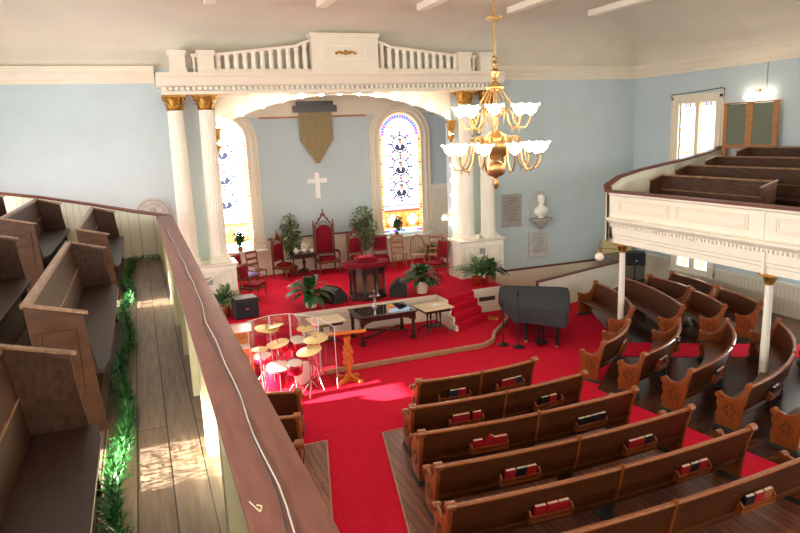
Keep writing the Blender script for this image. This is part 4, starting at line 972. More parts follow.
def upholstered(label, loc, rz, H=1.12, W=.56, arms=False, seatm='velvet'):
    t = thing('upholstered_chair', label, 'chair', (*loc, DZ), rz, 'red upholstered chairs'); d = W; sh = .40; m = 'chair'
    legs4(t, W, d, sh - .06, m, .022)
    MB().box(-W / 2, W / 2, -d / 2, d / 2, sh - .08, sh).build('seat_frame', m, t, smooth=0, bevel=.006)
    MB().box(-W / 2 + .01, W / 2 - .01, -d / 2 + .005, d / 2 - .07, sh + .001, sh + .085).build('seat_cushion', seatm, t, smooth=60, bevel=.03)
    R = Rx(-.13); c = (0, d / 2 - .03, sh)
    mb = MB()
    for sx in (-1, 1): mb.box(sx * (W / 2 - .03) - .022, sx * (W / 2 - .03) + .022, d / 2 - .05, d / 2 - .01, sh, H, R=R, c=c)
    mb.box(-W / 2 + .03, W / 2 - .03, d / 2 - .045, d / 2 - .015, H - .05, H, R=R, c=c).box(-W / 2 + .03, W / 2 - .03, d / 2 - .045, d / 2 - .015, sh + .17, sh + .21, R=R, c=c)
    mb.build('back_frame', m, t, smooth=0)
    MB().box(-W / 2 + .055, W / 2 - .055, d / 2 - .075, d / 2 - .015, sh + .212, H - .052, R=R, c=c).build('back_cushion', 'velvet', t, smooth=60, bevel=.015)
    if arms:
        for sx in (-1, 1): MB().tube([(sx * (W / 2 - .02), d / 2, sh + .27), (sx * (W / 2), 0, sh + .26), (sx * (W / 2), -d / 2 + .06, sh + .25), (sx * (W / 2 - .02), -d / 2 + .05, sh)], .018, 6).build('arm', m, t)
    return t
upholstered('red upholstered chair facing the pulpit, to the right of the gothic chairs', (7.36, 20.85), -.25)
upholstered('red upholstered chair with its back to the right pedestal, seat turned inward', (8.45, 18.75), -1.35)
upholstered('red upholstered chair at the left edge of the dais above the palm', (2.72, 18.75), .95, 1.0)
upholstered('red backed armchair with a lavender seat near the glowing left window', (2.72, 20.2), .85, 1.05, .56, True, 'purple')
def ladder(label, loc, rz, m='lightchair', H=1.12):
    t = thing('ladder_back_chair', label, 'chair', (*loc, DZ), rz, 'wooden ladder-back chairs'); W, d, sh = .46, .44, .44
    for sx in (-1, 1):
        MB().cyl((sx * .2, -.19, .001), (sx * .2, -.19, sh + .02), .02, 8).build('leg', m, t)
        MB().tube([(sx * .2, .19, .001), (sx * .2, .19, sh), (sx * .205, .25, H)], .02, 8).build('leg', m, t)
    MB().box(-W / 2, W / 2, -d / 2, d / 2 - .05, sh + .021, sh + .05).build('seat', m, t, smooth=0, bevel=.008)
    for z in (.64, .82, 1.02):
        y = .19 + .06 * (z - sh) / (H - sh); MB().box(-.19, .19, y - .01, y + .01, z - .04, z + .04).build('back_slat', m, t, smooth=0)
    mb = MB()
    for z in (.16, .28):
        for sx in (-1, 1): mb.cyl((sx * .2, -.19, z), (sx * .2, .19, z), .01, 6)
    mb.cyl((-.2, -.19, .22), (.2, -.19, .22), .01, 6); mb.build('stretcher', m, t)
    return t
ladder('brown ladder-back chair below the glowing left window', (3.15, 20.6), .5, 'chair', 1.02)
ladder('light wooden ladder-back chair below the center of the clear stained-glass window', (8.05, 20.9), -.1)
ladder('light wooden ladder-back chair between the bow-back armchair and the right pedestal', (9.02, 20.0), -.5)
t = thing('windsor_chair', 'wooden bow-back armchair standing between two ladder-back chairs', 'chair', (8.5, 20.3, DZ), -.35)
for sx in (-1, 1):
    for y in (-.17, .17): MB().tube([(sx * .24, y * 1.25, .001), (sx * .19, y, .44)], .018, 8).build('leg', 'lightchair', t)
MB().lathe([(.24, 0), (.27, .015), (.26, .04), (.2, .045)], (0, 0, .44), 20).build('seat', 'lightchair', t)
MB().tube([(.25 * math.cos(PI * i / 14), .2, .49 + .62 * math.sin(PI * i / 14) ** .8) for i in range(15)], .02, 8).build('back_bow', 'lightchair', t)
mb = MB()
for i in range(-3, 4): mb.cyl((i * .06, .19, .48), (i * .066, .2, .49 + .62 * (1 - (abs(i) * .066 / .25) ** 2) ** .45 - .02), .009, 6)
mb.build('spindles', 'lightchair', t)
for sx in (-1, 1): MB().tube([(sx * .24, .19, .72), (sx * .27, 0, .71), (sx * .26, -.18, .70)], .018, 8).cyl((sx * .24, -.14, .48), (sx * .26, -.15, .7), .012, 6).build('arm', 'lightchair', t)

# ================================================================ tables, pulpit, monitors
t = thing('side_table', 'dark wooden pedestal table with white vessels beside the throne', 'table', (4.82, 21.3, DZ))
MB().box(-.42, .42, -.3, .3, .72, .76).build('tabletop', 'darkwood', t, smooth=0, bevel=.008)
MB().box(-.36, .36, -.25, .25, .6, .719).build('apron', 'darkwood', t, smooth=0)
MB().lathe([(.05, .14), (.07, .2), (.035, .3), (.06, .42), (.04, .52), (.07, .6)], (0, 0, 0), 12).build('pedestal', 'darkwood', t)
for i in range(4):
    a = PI / 4 + PI / 2 * i; MB().tube([(0, 0, .2), (.15 * math.cos(a), .15 * math.sin(a), .16), (.3 * math.cos(a), .3 * math.sin(a), .03)], [.035, .03, .025], 8).build('leg', 'darkwood', t)
ztab = DZ + .762
t = thing('teapot', 'white pot with lid on the left of the side table', 'pot', (4.56, 21.25, ztab)); MB().lathe([(.05, 0), (.085, .04), (.09, .09), (.06, .14)], (0, 0, 0), 14).build('body', 'white', t); MB().lathe([(.062, .141), (.03, .17), (.012, .18), (.016, .2), (.001, .21)], (0, 0, 0), 12).build('lid', 'white', t); MB().tube([(.08, 0, .06), (.13, 0, .1), (.15, 0, .13)], [.018, .013, .01], 8).build('spout', 'white', t)
t = thing('flower_vase', 'white vase of white flowers on the middle of the side table', 'vase', (4.86, 21.3, ztab)); MB().lathe([(.05, 0), (.08, .06), (.05, .14), (.06, .17)], (0, 0, 0), 12).build('vase', 'white', t)
mb = MB()
for i in range(14):
    a = i * 2.4; r = .02 + .008 * i; mb.ball((r * math.cos(a), r * math.sin(a), .22 + .05 * math.cos(i)), .035, 7)
mb.build('flowers', 'flowerwhite', t); mb = MB()
for i in range(5): mb.blade((0, 0, .17), (math.cos(i * 1.3), math.sin(i * 1.3), 1.2), .15, .05, .2)
mb.build('leaves', 'leaf2', t)
t = thing('sugar_bowl', 'small white lidded bowl at the right end of the side table', 'bowl', (5.08, 21.2, ztab)); MB().lathe([(.04, 0), (.07, .04), (.07, .08)], (0, 0, 0), 12).build('bowl', 'white', t); MB().lathe([(.072, .081), (.03, .11), (.001, .13)], (0, 0, 0), 12).build('lid', 'white', t)

t = thing('pulpit', 'dark carved wooden pulpit with a red velvet top at the front of the dais', 'pulpit', (5.62, 17.15, DZ))
oc = lambda r, k=.72: [(r * math.cos(PI / 8 + PI / 4 * i) * 1.06, r * k * math.sin(PI / 8 + PI / 4 * i)) for i in range(8)]
MB().prism(oc(.52), (0, 0, .001), (1, 0, 0), (0, 1, 0), (0, 0, .1)).prism(oc(.49), (0, 0, .101), (1, 0, 0), (0, 1, 0), (0, 0, .05)).build('base', 'darkwood', t, smooth=0, bevel=.01)
MB().prism(oc(.40), (0, 0, .152), (1, 0, 0), (0, 1, 0), (0, 0, .74)).build('body', 'darkwood', t, smooth=0)
for i in range(8):
    x, y = oc(.455)[i]; MB().lathe([(.05, 0), (.05, .05), (.03, .08), (.034, .55), (.05, .6), (.055, .74)], (x, y, .152), 10).build('colonnette', 'darkwood', t)
mb = MB()
for i in range(8):
    a, b = Vector((*oc(.402)[i], 0)), Vector((*oc(.402)[(i + 1) % 8], 0)); e = (b - a).normalized(); nn = Vector((e.y, -e.x, 0)); m_ = (a + b) / 2; L2 = (b - a).length
    w2 = L2 * .33
    poly = [(-w2, .25), (w2, .25), (w2, .6)] + [(w2 * math.cos(PI * j / 8), .6 + w2 * 1.2 * math.sin(PI * j / 8)) for j in range(1, 8)] + [(-w2, .6)]
    mb.prism(poly, m_, e, (0, 0, 1), nn * .015)
mb.build('arched_panel', 'chair', t, smooth=0)
MB().prism(oc(.56), (0, 0, .893), (1, 0, 0), (0, 1, 0), (0, 0, .06)).prism(oc(.60), (0, 0, .953), (1, 0, 0), (0, 1, 0), (0, 0, .05)).build('cornice', 'darkwood', t, smooth=0, bevel=.008)
MB().prism(oc(.66), (0, 0, 1.004), (1, 0, 0), (0, 1, 0), (0, 0, .05)).prism([(x * 1.0, y) for x, y in oc(.665)], (0, 0, .94), (1, 0, 0), (0, 1, 0), (0, 0, .063)).build('velvet_top', 'velvet', t, smooth=0, bevel=.012)
t = thing('bible_cushion', 'crimson reading cushion lying on the pulpit top', 'cushion', (5.62, 17.2, DZ + 1.056)); MB().box(-.3, .3, -.2, .2, 0, .09, R=Rx(.06)).build('cushion', 'velvet', t, smooth=60, bevel=.03)
t = thing('bible', 'open red bound book lying on the pulpit cushion', 'book', (5.62, 17.2, DZ + 1.165)); MB().box(-.22, .22, -.14, .14, 0, .015).build('cover', 'redbook', t, smooth=0); MB().box(-.2, -.003, -.13, .13, .0155, .04).box(.003, .2, -.13, .13, .0155, .04).build('pages', 'redbook', t, smooth=0)
t = thing('microphone', 'thin black gooseneck microphone rising above the pulpit', 'microphone', (5.95, 17.3, DZ + 1.056)); MB().lathe([(.04, 0), (.04, .015), (.01, .02)], (0, 0, 0), 10).build('base', 'black', t); MB().tube([(0, 0, .02), (0, 0, .25), (-.05, .05, .38), (-.1, .1, .42)], .007, 6).build('gooseneck', 'black', t); MB().ball((-.12, .12, .43), .025, 8).build('capsule', 'black', t)

def monitor(label, loc, rz):
    t = thing('stage_monitor', label, 'speaker', (*loc, DZ), rz, 'stage monitors on the dais')
    MB().prism([(-.24, .001), (.24, .001), (.24, .16), (-.05, .44), (-.24, .36)], (-.32, 0, 0), (0, 1, 0), (0, 0, 1), (.64, 0, 0)).build('cabinet', 'black', t, smooth=0, bevel=.012)
    MB().prism([(.232, .185), (-.035, .442), (-.028, .449), (.24, .192)], (-.28, .012, .01), (0, 1, 0), (0, 0, 1), (.56, 0, 0)).build('grille', 'grille', t, smooth=0)
    MB().box(-.07, .07, -.251, -.242, .2, .26).build('connector_plate', 'stone2', t, smooth=0)
    MB().box(-.09, .09, -.15, -.11, .415, .43, R=Rx(.4)).build('handle', 'stone2', t, smooth=0)
monitor('black wedge monitor speaker left of the pulpit, behind the white potted plant', (4.66, 17.25), -1.15)
monitor('black wedge monitor speaker right of the pulpit', (6.52, 17.1), 1.2)
t = thing('amplifier', 'black boxy amplifier above the organ at the left edge of the dais', 'speaker', (2.2, 16.93, DZ), .1)
MB().box(-.3, .3, -.25, .25, .02, .52).build('cabinet', 'black', t, smooth=0, bevel=.015); MB().box(-.26, .26, -.262, -.251, .06, .44).build('grille', 'grille', t, smooth=0); MB().box(-.04, .04, -.268, -.262, .24, .27).build('badge', 'chrome', t, smooth=0); MB().box(-.27, .27, -.22, .22, .5205, .53).build('top_panel', 'stone2', t, smooth=0)
mb = MB()
for sx in (-1, 1):
    for sy in (-1, 1): mb.lathe([(.02, .001), (.02, .02)], (sx * .25, sy * .2, 0), 8)
mb.build('feet', 'black', t)
t = thing('black_bag', 'slumped black bag behind the brass pot at the left of the dais', 'bag', (1.42, 17.5, DZ)); MB().lathe([(.16, .001), (.2, .08), (.19, .25), (.12, .38), (.03, .42)], (0, 0, 0), 12, 0, None, 1, .6).build('body', 'cloth', t); MB().tube([(-.1, 0, .36), (-.08, 0, .5), (.08, 0, .5), (.1, 0, .36)], .012, 6).build('handle', 'black', t)

t = thing('communion_table', 'dark carved communion table with a glossy top and crossed stretchers below the pulpit', 'table', (5.5, 15.66, .1245))
MB().box(-.78, .78, -.5, .5, .71, .75).build('tabletop', 'darkwood', t, smooth=0, bevel=.008); MB().box(-.7, .7, -.43, .43, .7505, .757).build('glass_top', 'glasstop', t, smooth=0)
MB().box(-.72, .72, -.45, -.42, .6, .709).box(-.72, .72, .42, .45, .6, .709).box(-.72, -.69, -.42, .42, .6, .709).box(.69, .72, -.42, .42, .6, .709).build('apron', 'darkwood', t, smooth=0)
for sx in (-1, 1):
    for sy in (-1, 1):
        x, y = sx * .69, sy * .41
        MB().box(x - .065, x + .065, y - .065, y + .065, .0, .06).box(x - .05, x + .05, y - .05, y + .05, .06, .12).lathe([(.045, .12), (.055, .18), (.04, .24), (.05, .42), (.04, .5)], (x, y, 0), 10).box(x - .055, x + .055, y - .055, y + .055, .5, .71).build('leg', 'darkwood', t, smooth=40)
MB().box(-.66, .66, -.03, .03, .15, .19, R=Rz(.53), c=(0, 0, .17)).build('stretcher', 'darkwood', t, smooth=0); MB().box(-.66, .66, -.03, .03, .191, .23, R=Rz(-.53), c=(0, 0, .21)).build('stretcher', 'darkwood', t, smooth=0)
mb = MB()
for sx in (-1, 1):
    for k in range(3): mb.ball((sx * (.6 - .1 * k), -.435, .585 - .0 * k + .03 * k), (.06, .015, .05), 7)
mb.build('carved_bracket', 'darkwood', t)
t = thing('altar_cross', 'small silver cross standing on the communion table', 'cross', (5.42, 16.0, .1245 + .758))
MB().lathe([(.08, 0), (.08, .02), (.05, .05), (.025, .09)], (0, 0, 0), 12).build('base', 'chrome', t); MB().box(-.022, .022, -.015, .015, .09, .42).box(-.12, .12, -.015, .015, .27, .315).ball((-.12, 0, .292), .03, 8).ball((.12, 0, .292), .03, 8).ball((0, 0, .42), .03, 8).build('cross', 'chrome', t)
t = thing('glass_dish', 'small shiny dish on the right end of the communion table', 'dish', (6.12, 15.85, .1245 + .758)); MB().lathe([(.03, 0), (.07, .02), (.08, .03), (.06, .025)], (0, 0, 0), 12).build('dish', 'chrome', t); mb = MB()
for i in range(7): mb.blade((0, 0, .02), (math.cos(i), math.sin(i), .6), .1, .05, .3)
mb.build('greenery', 'leaf2', t)
def parlor_table(label, loc, rz, m_):
    t = thing('parlor_table', label, 'table', (*loc, .1245), rz, 'small marble-topped tables flanking the communion table')
    MB().box(-.43, .43, -.36, .36, .685, .72).build('tabletop', m_, t, smooth=0, bevel=.01); MB().box(-.36, .36, -.29, .29, .6, .684).build('apron', 'darkwood', t, smooth=0)
    for sx in (-1, 1):
        for sy in (-1, 1): MB().lathe([(.02, .2), (.03, .25), (.018, .35), (.03, .5), (.03, .6)], (sx * .14, sy * .1, 0), 8).build('column', 'darkwood', t)
    MB().box(-.18, .18, -.14, .14, .16, .2).build('hub', 'darkwood', t, smooth=0)
    for sx in (-1, 1):
        for sy in (-1, 1): MB().tube([(sx * .12, sy * .1, .19), (sx * .25, sy * .2, .17), (sx * .36, sy * .28, .03)], [.03, .028, .02], 8).build('leg', 'darkwood', t)
    return t
parlor_table('small table with a pale top and a paper on it, between communion table and stairs', (6.86, 15.45), .05, 'pot')
parlor_table('small table with a pale top behind the wooden lectern and drum shield', (3.98, 15.62), .05, 'pot')
t = thing('paper_sheet', 'loose white paper lying on the small table beside the red stairs', 'paper', (6.95, 15.52, .1245 + .7215), .3); MB().box(-.13, .13, -.09, .09, 0, .006).build('sheet', 'paper', t, smooth=0)
t = thing('offering_plates', 'low brass bowl arrangement on the carpet beside the stairs', 'bowl', (8.86, 15.85, .0135)); MB().lathe([(.1, 0), (.19, .05), (.23, .1), (.2, .09), (.1, .03)], (0, 0, 0), 18).build('bowl', 'brass', t); mb = MB()
for i in range(9): mb.ball((.12 * math.cos(i * .7), .12 * math.sin(i * .7), .1), .045, 8)
mb.build('gilt_fruit', 'gold', t)

# ================================================================ plants
def foliage(t, kind, c, r, h, n, m, seed):
    random.seed(seed); mb = MB()
    if kind == 'palm':
        for i in range(n):
            a = random.uniform(0, 2 * PI); e = random.uniform(.55, 1.4); L = r * random.uniform(.8, 1.25)
            d = Vector((math.cos(a) * math.cos(e), math.sin(a) * math.cos(e), math.sin(e)))
            pts = [Vector(c) + d * (L * q / 6) + Vector((0, 0, -.35 * L * (q / 6) ** 2)) for q in range(7)]
            mb.tube(pts, [.006] * 7, 4)
            sd = d.cross(Vector((0, 0, 1))).normalized()
            for q in range(2, 7):
                for s in (-1, 1):
                    dr = (sd * s + (pts[q] - pts[q - 1]).normalized() * .9 + Vector((0, 0, .1))).normalized(); mb.blade(pts[q], dr, L * .34, .04, .3, 0, 3)
    elif kind == 'broad':
        for i in range(n):
            a = random.uniform(0, 2 * PI); e = random.uniform(.1, 1.45); L = r * random.uniform(.75, 1.2)
            d = Vector((math.cos(a) * math.cos(e), math.sin(a) * math.cos(e), math.sin(e))); mid = Vector(c) + d * L * .45
            mb.tube([c, mid], .006, 4); mb.blade(mid, d + Vector((0, 0, -.2)), L * .6, L * .24, .55, 0, 4)
    else:
        for i in range(n):
            while True:
                p = Vector((random.uniform(-1, 1), random.uniform(-1, 1), random.uniform(-1, 1)))
                if p.length <= 1: break
            p = p * (.55 + .45 * p.length); lob = 1 + .25 * math.sin(p.x * 7 + seed) * math.cos(p.z * 6)
            q = Vector(c) + Vector((p.x * r * lob, p.y * r * lob, p.z * h * .5))
            a = random.uniform(0, 2 * PI); mb.blade(q, (math.cos(a), math.sin(a), random.uniform(-.7, .5)), random.uniform(.10, .18), random.uniform(.055, .085), .3, 0, 3)
    return mb.build('foliage', m, t, smooth=0)
def pot(t, r, h, m, rim=True):
    MB().lathe([(r * .72, .001), (r * .8, .01), (r * .97, h * .8), (r, h * .97), (r, h), (r * .88, h), (r * .86, h * .9), (.001, h * .9)], (0, 0, 0), 18).build('pot', m, t, smooth=50)
def tree(label, loc, H, r, m, seed):
    t = thing('potted_tree', label, 'plant', loc, 0, 'potted plants on the dais'); pot(t, .17, .3, 'brass'); random.seed(seed)
    mb = MB(); top = H * .45
    mb.tube([(0, 0, .27), (.02, .02, .6), (-.02, 0, top), (0, 0, H * .8)], [.025, .02, .018, .008], 7)
    for i in range(6):
        a = i * 1.1; z = top + i * .1; mb.tube([(0, 0, z), (r * .5 * math.cos(a), r * .5 * math.sin(a), z + .25)], [.01, .005], 5)
    mb.build('stem', 'bark', t); foliage(t, 'bush', (0, 0, H * .62), r, H * .74, 950, m, seed)
tree('tall leafy artificial tree between the gothic side chair and the side table', (4.5, 21.55, DZ), 2.12, .34, 'leaf3', 4)
tree('tall leafy ficus tree between the throne group and the stained-glass window', (7.0, 21.38, DZ), 2.2, .46, 'leaf3', 9)
for lab, x, z, m, s in (('small bushy plant standing on the sill of the glowing left window', 2.86, 1.742, 'leaf', 3), ('small bushy plant standing on the sill of the clear stained-glass window', 8.36, 1.742, 'leaf', 5)):
    t = thing('potted_plant', lab, 'plant', (x, 21.84, z), 0, 'potted plants on the window sills'); pot(t, .075, .16, 'brass' if s == 5 else 'terracotta'); MB().cyl((0, 0, .14), (0, 0, .4), .012, 6).build('stem', 'bark', t); foliage(t, 'bush', (0, -.1, .5), .17, .5, 230, m, s)
t = thing('palm_plant', 'spiky palm in a brass pot at the left edge of the dais beside the amplifier', 'plant', (1.72, 17.2, DZ)); pot(t, .15, .3, 'brass'); foliage(t, 'palm', (0, 0, .3), .6, 1, 40, 'leaf2', 11)
t = thing('palm_plant', 'spiky palm in a shiny copper pot at the right front corner of the dais', 'plant', (8.95, 16.95, DZ)); pot(t, .16, .28, 'copper'); foliage(t, 'palm', (0, 0, .3), .74, 1, 34, 'leaf2', 21)
t = thing('leafy_plant', 'dark broad-leaved plant in a terracotta pot against the right pedestal', 'plant', (9.5, 17.1, DZ)); pot(t, .17, .28, 'terracotta'); foliage(t, 'broad', (0, 0, .3), .58, 1, 75, 'leaf', 31)
t = thing('leafy_plant', 'broad-leaved plant in a cream pot left of the pulpit, in front of a monitor', 'plant', (3.95, 17.0, DZ)); pot(t, .18, .34, 'pot'); foliage(t, 'broad', (0, 0, .33), .66, 1, 90, 'leaf', 41)
t = thing('leafy_plant', 'broad-leaved plant in a cream pot right of the pulpit, at the head of the stairs', 'plant', (7.18, 16.95, DZ)); pot(t, .18, .34, 'pot'); foliage(t, 'broad', (0, 0, .33), .66, 1, 90, 'leaf', 51)
t = thing('leafy_plant', 'dark green plant on the floor behind the bow-back armchair', 'plant', (9.3, 21.1, DZ)); pot(t, .15, .25, 'terracotta'); foliage(t, 'broad', (0, 0, .28), .55, 1, 50, 'leaf', 61)
t = thing('flower_arrangement', 'red flowers in a vase behind the chairs near the alcove door', 'flowers', (9.75, 20.7, DZ)); MB().lathe([(.08, .001), (.12, .15), (.07, .35), (.1, .42)], (0, 0, 0), 14).build('vase', 'white', t); mb = MB(); random.seed(2)
for i in range(16): mb.ball((random.uniform(-.15, .15), random.uniform(-.15, .15), random.uniform(.5, .85)), .045, 7)
mb.build('flowers', 'flowerred', t); foliage(t, 'bush', (0, 0, .58), .2, .4, 90, 'leaf', 71)
# garland on the gallery floor
random.seed(5); mb = MB()
path = [(-.36 + .05 * math.sin(y * 2.3), y) for y in [2.6 + i * .05 for i in range(248)]] + [(-.3 + .045 * i, 15.0 + .05 * math.sin(i)) for i in range(13)]
for x, y in path:
    for k in range(20):
        a = random.uniform(0, 2 * PI); e = random.uniform(.0, 1.4)
        rr = random.uniform(.0, .09); mb.blade((x + rr * math.cos(a) * .8, y + rr * math.sin(a), GZ + .02 + random.uniform(0, .14)), (math.cos(a) * math.cos(e), math.sin(a) * math.cos(e), math.sin(e)), random.uniform(.06, .10), random.uniform(.014, .026), .25, 0, 2)
tag(mb.build('garland', 'garland', smooth=0), 'green artificial garland lying along the gallery floor at the foot of the box pews', 'garland')
mb = MB()
# ================================================================ piano, stands, organ, drums
t = thing('grand_piano', 'grand piano under a black fitted cover on the red floor beside the partition', 'piano', (9.4, 14.4, .0135))
ol = [(9.12, 15.9), (9.28, 15.95), (10.52, 14.98), (10.6, 14.8), (10.45, 14.5), (9.28, 12.95), (9.1, 12.86), (8.5, 13.82), (8.44, 14.05), (8.58, 14.8), (8.92, 15.6)]
ol = [(x - 9.4, y - 14.4) for x, y in ol]
def dens(p, k):
    out = []
    for a, b in zip(p, p[1:] + p[:1]): out += [(a[0] + (b[0] - a[0]) * i / k, a[1] + (b[1] - a[1]) * i / k) for i in range(k)]
    return out
o2 = dens(ol, 5); random.seed(8); vs = []; fs = []; n = len(o2)
for lv, (z, sc) in enumerate(((1.0, .9), (1.0, .985), (.985, 1.0), (.85, 1.008), (.6, 1.015))):
    for i, (x, y) in enumerate(o2):
        w = (1 + .012 * math.sin(i * 1.3) * (lv - 1) / 3) if lv > 2 else 1
        zz = z - (.03 * math.sin(i * .7) + .05 * (math.sin(i * .21) > .3)) * (lv == 4); vs.append((x * sc * w, y * sc * w, zz))
for lv in range(4):
    for i in range(n): fs.append((lv * n + i, lv * n + (i + 1) % n, (lv + 1) * n + (i + 1) % n, (lv + 1) * n + i))
fs.append(tuple(range(n)))
MB().add(vs, fs).build('cover', 'cloth', t, smooth=40)
MB().prism([(x * .96, y * .96) for x, y in ol], (0, 0, .62), (1, 0, 0), (0, 1, 0), (0, 0, .34)).build('case', 'black', t, smooth=0)
for x, y in ((-.72, -.55), (-.28, -1.25), (.45, .75)):
    MB().lathe([(.07, .62), (.075, .5), (.05, .42), (.04, .12), (.055, .1), (.03, .06)], (x, y, 0), 12).build('leg', 'black', t)
    MB().lathe([(.03, .0), (.045, .02), (.03, .055)], (x, y, 0.001), 10).build('caster', 'brass', t)
MB().box(-.62, -.58, -.95, -.91, .12, .62).box(-.5, -.46, -.99, -.95, .12, .62).box(-.68, -.4, -1.05, -.85, .08, .13).build('pedal_lyre', 'black', t, smooth=0)
def micstand(label, loc, H, boom=False):
    t = thing('microphone_stand', label, 'microphone stand', (*loc, .0135), 0, 'microphone stands beside the piano')
    MB().lathe([(.15, .001), (.15, .02), (.05, .04), (.02, .06)], (0, 0, 0), 18).build('base', 'black', t); MB().cyl((0, 0, .05), (0, 0, H), .014, 8).build('pole', 'black', t)
    MB().cyl((0, 0, H), (-.03, -.04, H + .08), .02, 8, r2=.028).build('microphone', 'grille', t)
micstand('black round-base microphone stand nearest the red stairs', (8.08, 13.95), 1.0); micstand('taller black microphone stand standing in front of the piano cover', (8.32, 13.62), 1.32)
t = thing('orator_lectern', 'carved golden oak lectern stand on the red floor beside the drum shield', 'lectern', (3.86, 13.4, .0135), -.15)
mb = MB()
for i in range(4):
    a = PI / 4 + PI / 2 * i; mb.prism([(0, .001), (.36, .001), (.36, .05), (.28, .075), (.14, .09), (.06, .16), (0, .16)], Rz(a) @ Vector((0, -.035, 0)), Rz(a) @ Vector((1, 0, 0)), (0, 0, 1), Rz(a) @ Vector((0, .07, 0)))
mb.build('foot', 'oak', t, smooth=0)
MB().lathe([(.07, .16), (.05, .2), (.08, .26), (.06, .32), (.06, .9), (.09, .98), (.06, 1.02)], (0, 0, 0), 8).build('column', 'oak', t)
mb = MB()
for k in range(4):
    for i in range(4):
        a = PI / 2 * i + PI / 4 * (k % 2); mb.ball((.085 * math.cos(a), .085 * math.sin(a), .42 + .11 * k), (.04, .04, .05), 7)
mb.build('carved_leaf', 'oak', t)
MB().box(-.35, .35, -.22, .22, 1.09, 1.13, R=Rx(-.3)).build('desk', 'oak', t, smooth=0, bevel=.008); MB().box(-.36, .36, -.23, -.205, 1.13, 1.2).ball((-.36, -.215, 1.165), .045, 8).ball((.36, -.215, 1.165), .045, 8).build('book_ledge', 'oak', t, smooth=0)

t = thing('organ', 'walnut organ console half hidden behind the gallery rail beside the drums', 'organ', (1.3, 14.95, .0135), -.1)
MB().box(-.75, .72, -.1, .5, .62, 1.02).build('case', 'organ', t, smooth=0, bevel=.012); MB().box(-.75, .72, -.48, -.102, .62, .74).build('key_bed', 'organ', t, smooth=0, bevel=.012)
MB().box(-.7, .67, -.44, -.12, .741, .765).build('keyboard', 'white', t, smooth=0); MB().box(-.78, .75, -.2, .54, 1.021, 1.06).build('lid', 'organ', t, smooth=0, bevel=.01)
for x in (-.7, .66): MB().box(x, x + .06, -.46, -.38, .0, .619).build('leg', 'organ', t, smooth=0)
MB().box(-.72, .69, .2, .48, .0, .618).build('back_panel', 'organ', t, smooth=0); MB().box(-.6, .6, -.35, .15, .0, .12).build('pedalboard', 'black', t, smooth=0)

def tripod(t, h, r, top=None, n=3, ph=0):
    MB().cyl((0, 0, .12), (0, 0, h), .012, 8).build('pole', 'chrome', t)
    for i in range(n):
        a = ph + 2 * PI * i / n; MB().tube([(0, 0, .32), (r * math.cos(a), r * math.sin(a), .012)], .01, 6).build('leg', 'chrome', t)
def cymbal(label, loc, h, d, tilt=(0, 0)):
    t = thing('cymbal_stand', label, 'cymbal', (*loc, .0135), 0, 'cymbals of the drum kit'); tripod(t, h, .24, ph=random.uniform(0, 2))
    A = Rx(tilt[0]) @ Ry(tilt[1])
    c = MB().lathe([(.012, .022), (d * .1, .018), (d * .13, .004), (d * .5, -.012), (d * .5, -.016), (d * .13, .0), (.012, .016)], (0, 0, h - .02), 28, 0, A).build('cymbal', 'cymbal', t)
    MB().lathe([(.02, .02), (.02, .05), (.008, .06)], (0, 0, h - .01), 8).build('wing_nut', 'chrome', t)
def drum(name, label, cat, loc, z, r, h, tilt=0, rz=0, legs=True, m='drum'):
    t = thing(name, label, cat, (*loc, .0135), rz, 'drums of the red kit'); A = Rx(tilt)
    c = Vector((0, 0, z))
    MB().lathe([(r * .97, -h), (r, -h + .01), (r, -.012), (r * .97, 0)], c, 24, 0, A).build('shell', m, t, smooth=40)
    MB().lathe([(r * 1.005, .0), (r * .98, .006), (.001, .006)], c, 24, 0, A).build('drumhead', 'skin', t, smooth=40)
    MB().lathe([(r * 1.0, -.03), (r * 1.04, -.03), (r * 1.04, .012), (r * 1.006, .012), (r * 1.0, -.03)], c, 24, 0, A, caps=False).build('hoop', 'chrome', t, smooth=40)
    mb = MB()
    for i in range(6):
        a = 2 * PI * i / 6; p = A @ Vector((r * 1.02 * math.cos(a), r * 1.02 * math.sin(a), -h * .5)); mb.cyl(c + p, c + A @ Vector((r * 1.02 * math.cos(a), r * 1.02 * math.sin(a), -.02)), .009, 6)
    mb.build('tension_rods', 'chrome', t)
    if legs == 'floor':
        for i in range(3):
            a = 2 * PI * i / 3 + .4; MB().tube([(r * 1.05 * math.cos(a), r * 1.05 * math.sin(a), z - .1), (r * 1.06 * math.cos(a), r * 1.06 * math.sin(a), .06), (r * 1.16 * math.cos(a), r * 1.16 * math.sin(a), .012)], .01, 6).build('leg', 'chrome', t)
    elif legs:
        MB().cyl((0, 0, .12), (0, 0, z - h * .9), .014, 8).build('pole', 'chrome', t)
        for i in range(3):
            a = 2 * PI * i / 3 + .4; MB().tube([(0, 0, .3), (.22 * math.cos(a), .22 * math.sin(a), .012)], .01, 6).build('leg', 'chrome', t)
    return t
random.seed(4)
t = thing('bass_drum', 'dark red bass drum lying on its side at the heart of the drum kit', 'drum', (2.78, 13.74, .0135), .5, 'drums of the red kit'); A = Rx(PI / 2)
c = Vector((0, -.2, .285)); MB().lathe([(.27, -.4), (.275, -.38), (.275, -.02), (.27, 0)], c, 28, 0, A).build('shell', 'drum', t, smooth=40)
MB().lathe([(.27, .001), (.26, .004), (.001, .004)], c, 28, 0, A).build('drumhead', 'skin', t, smooth=40); MB().lathe([(.272, -.03), (.284, -.03), (.284, .015), (.272, .015), (.272, -.03)], c, 28, 0, A, caps=False).build('hoop', 'drum', t, smooth=40)
for sx in (-1, 1): MB().tube([(sx * .25, .0, .25), (sx * .4, -.05, .01)], .01, 6).build('spur', 'chrome', t)
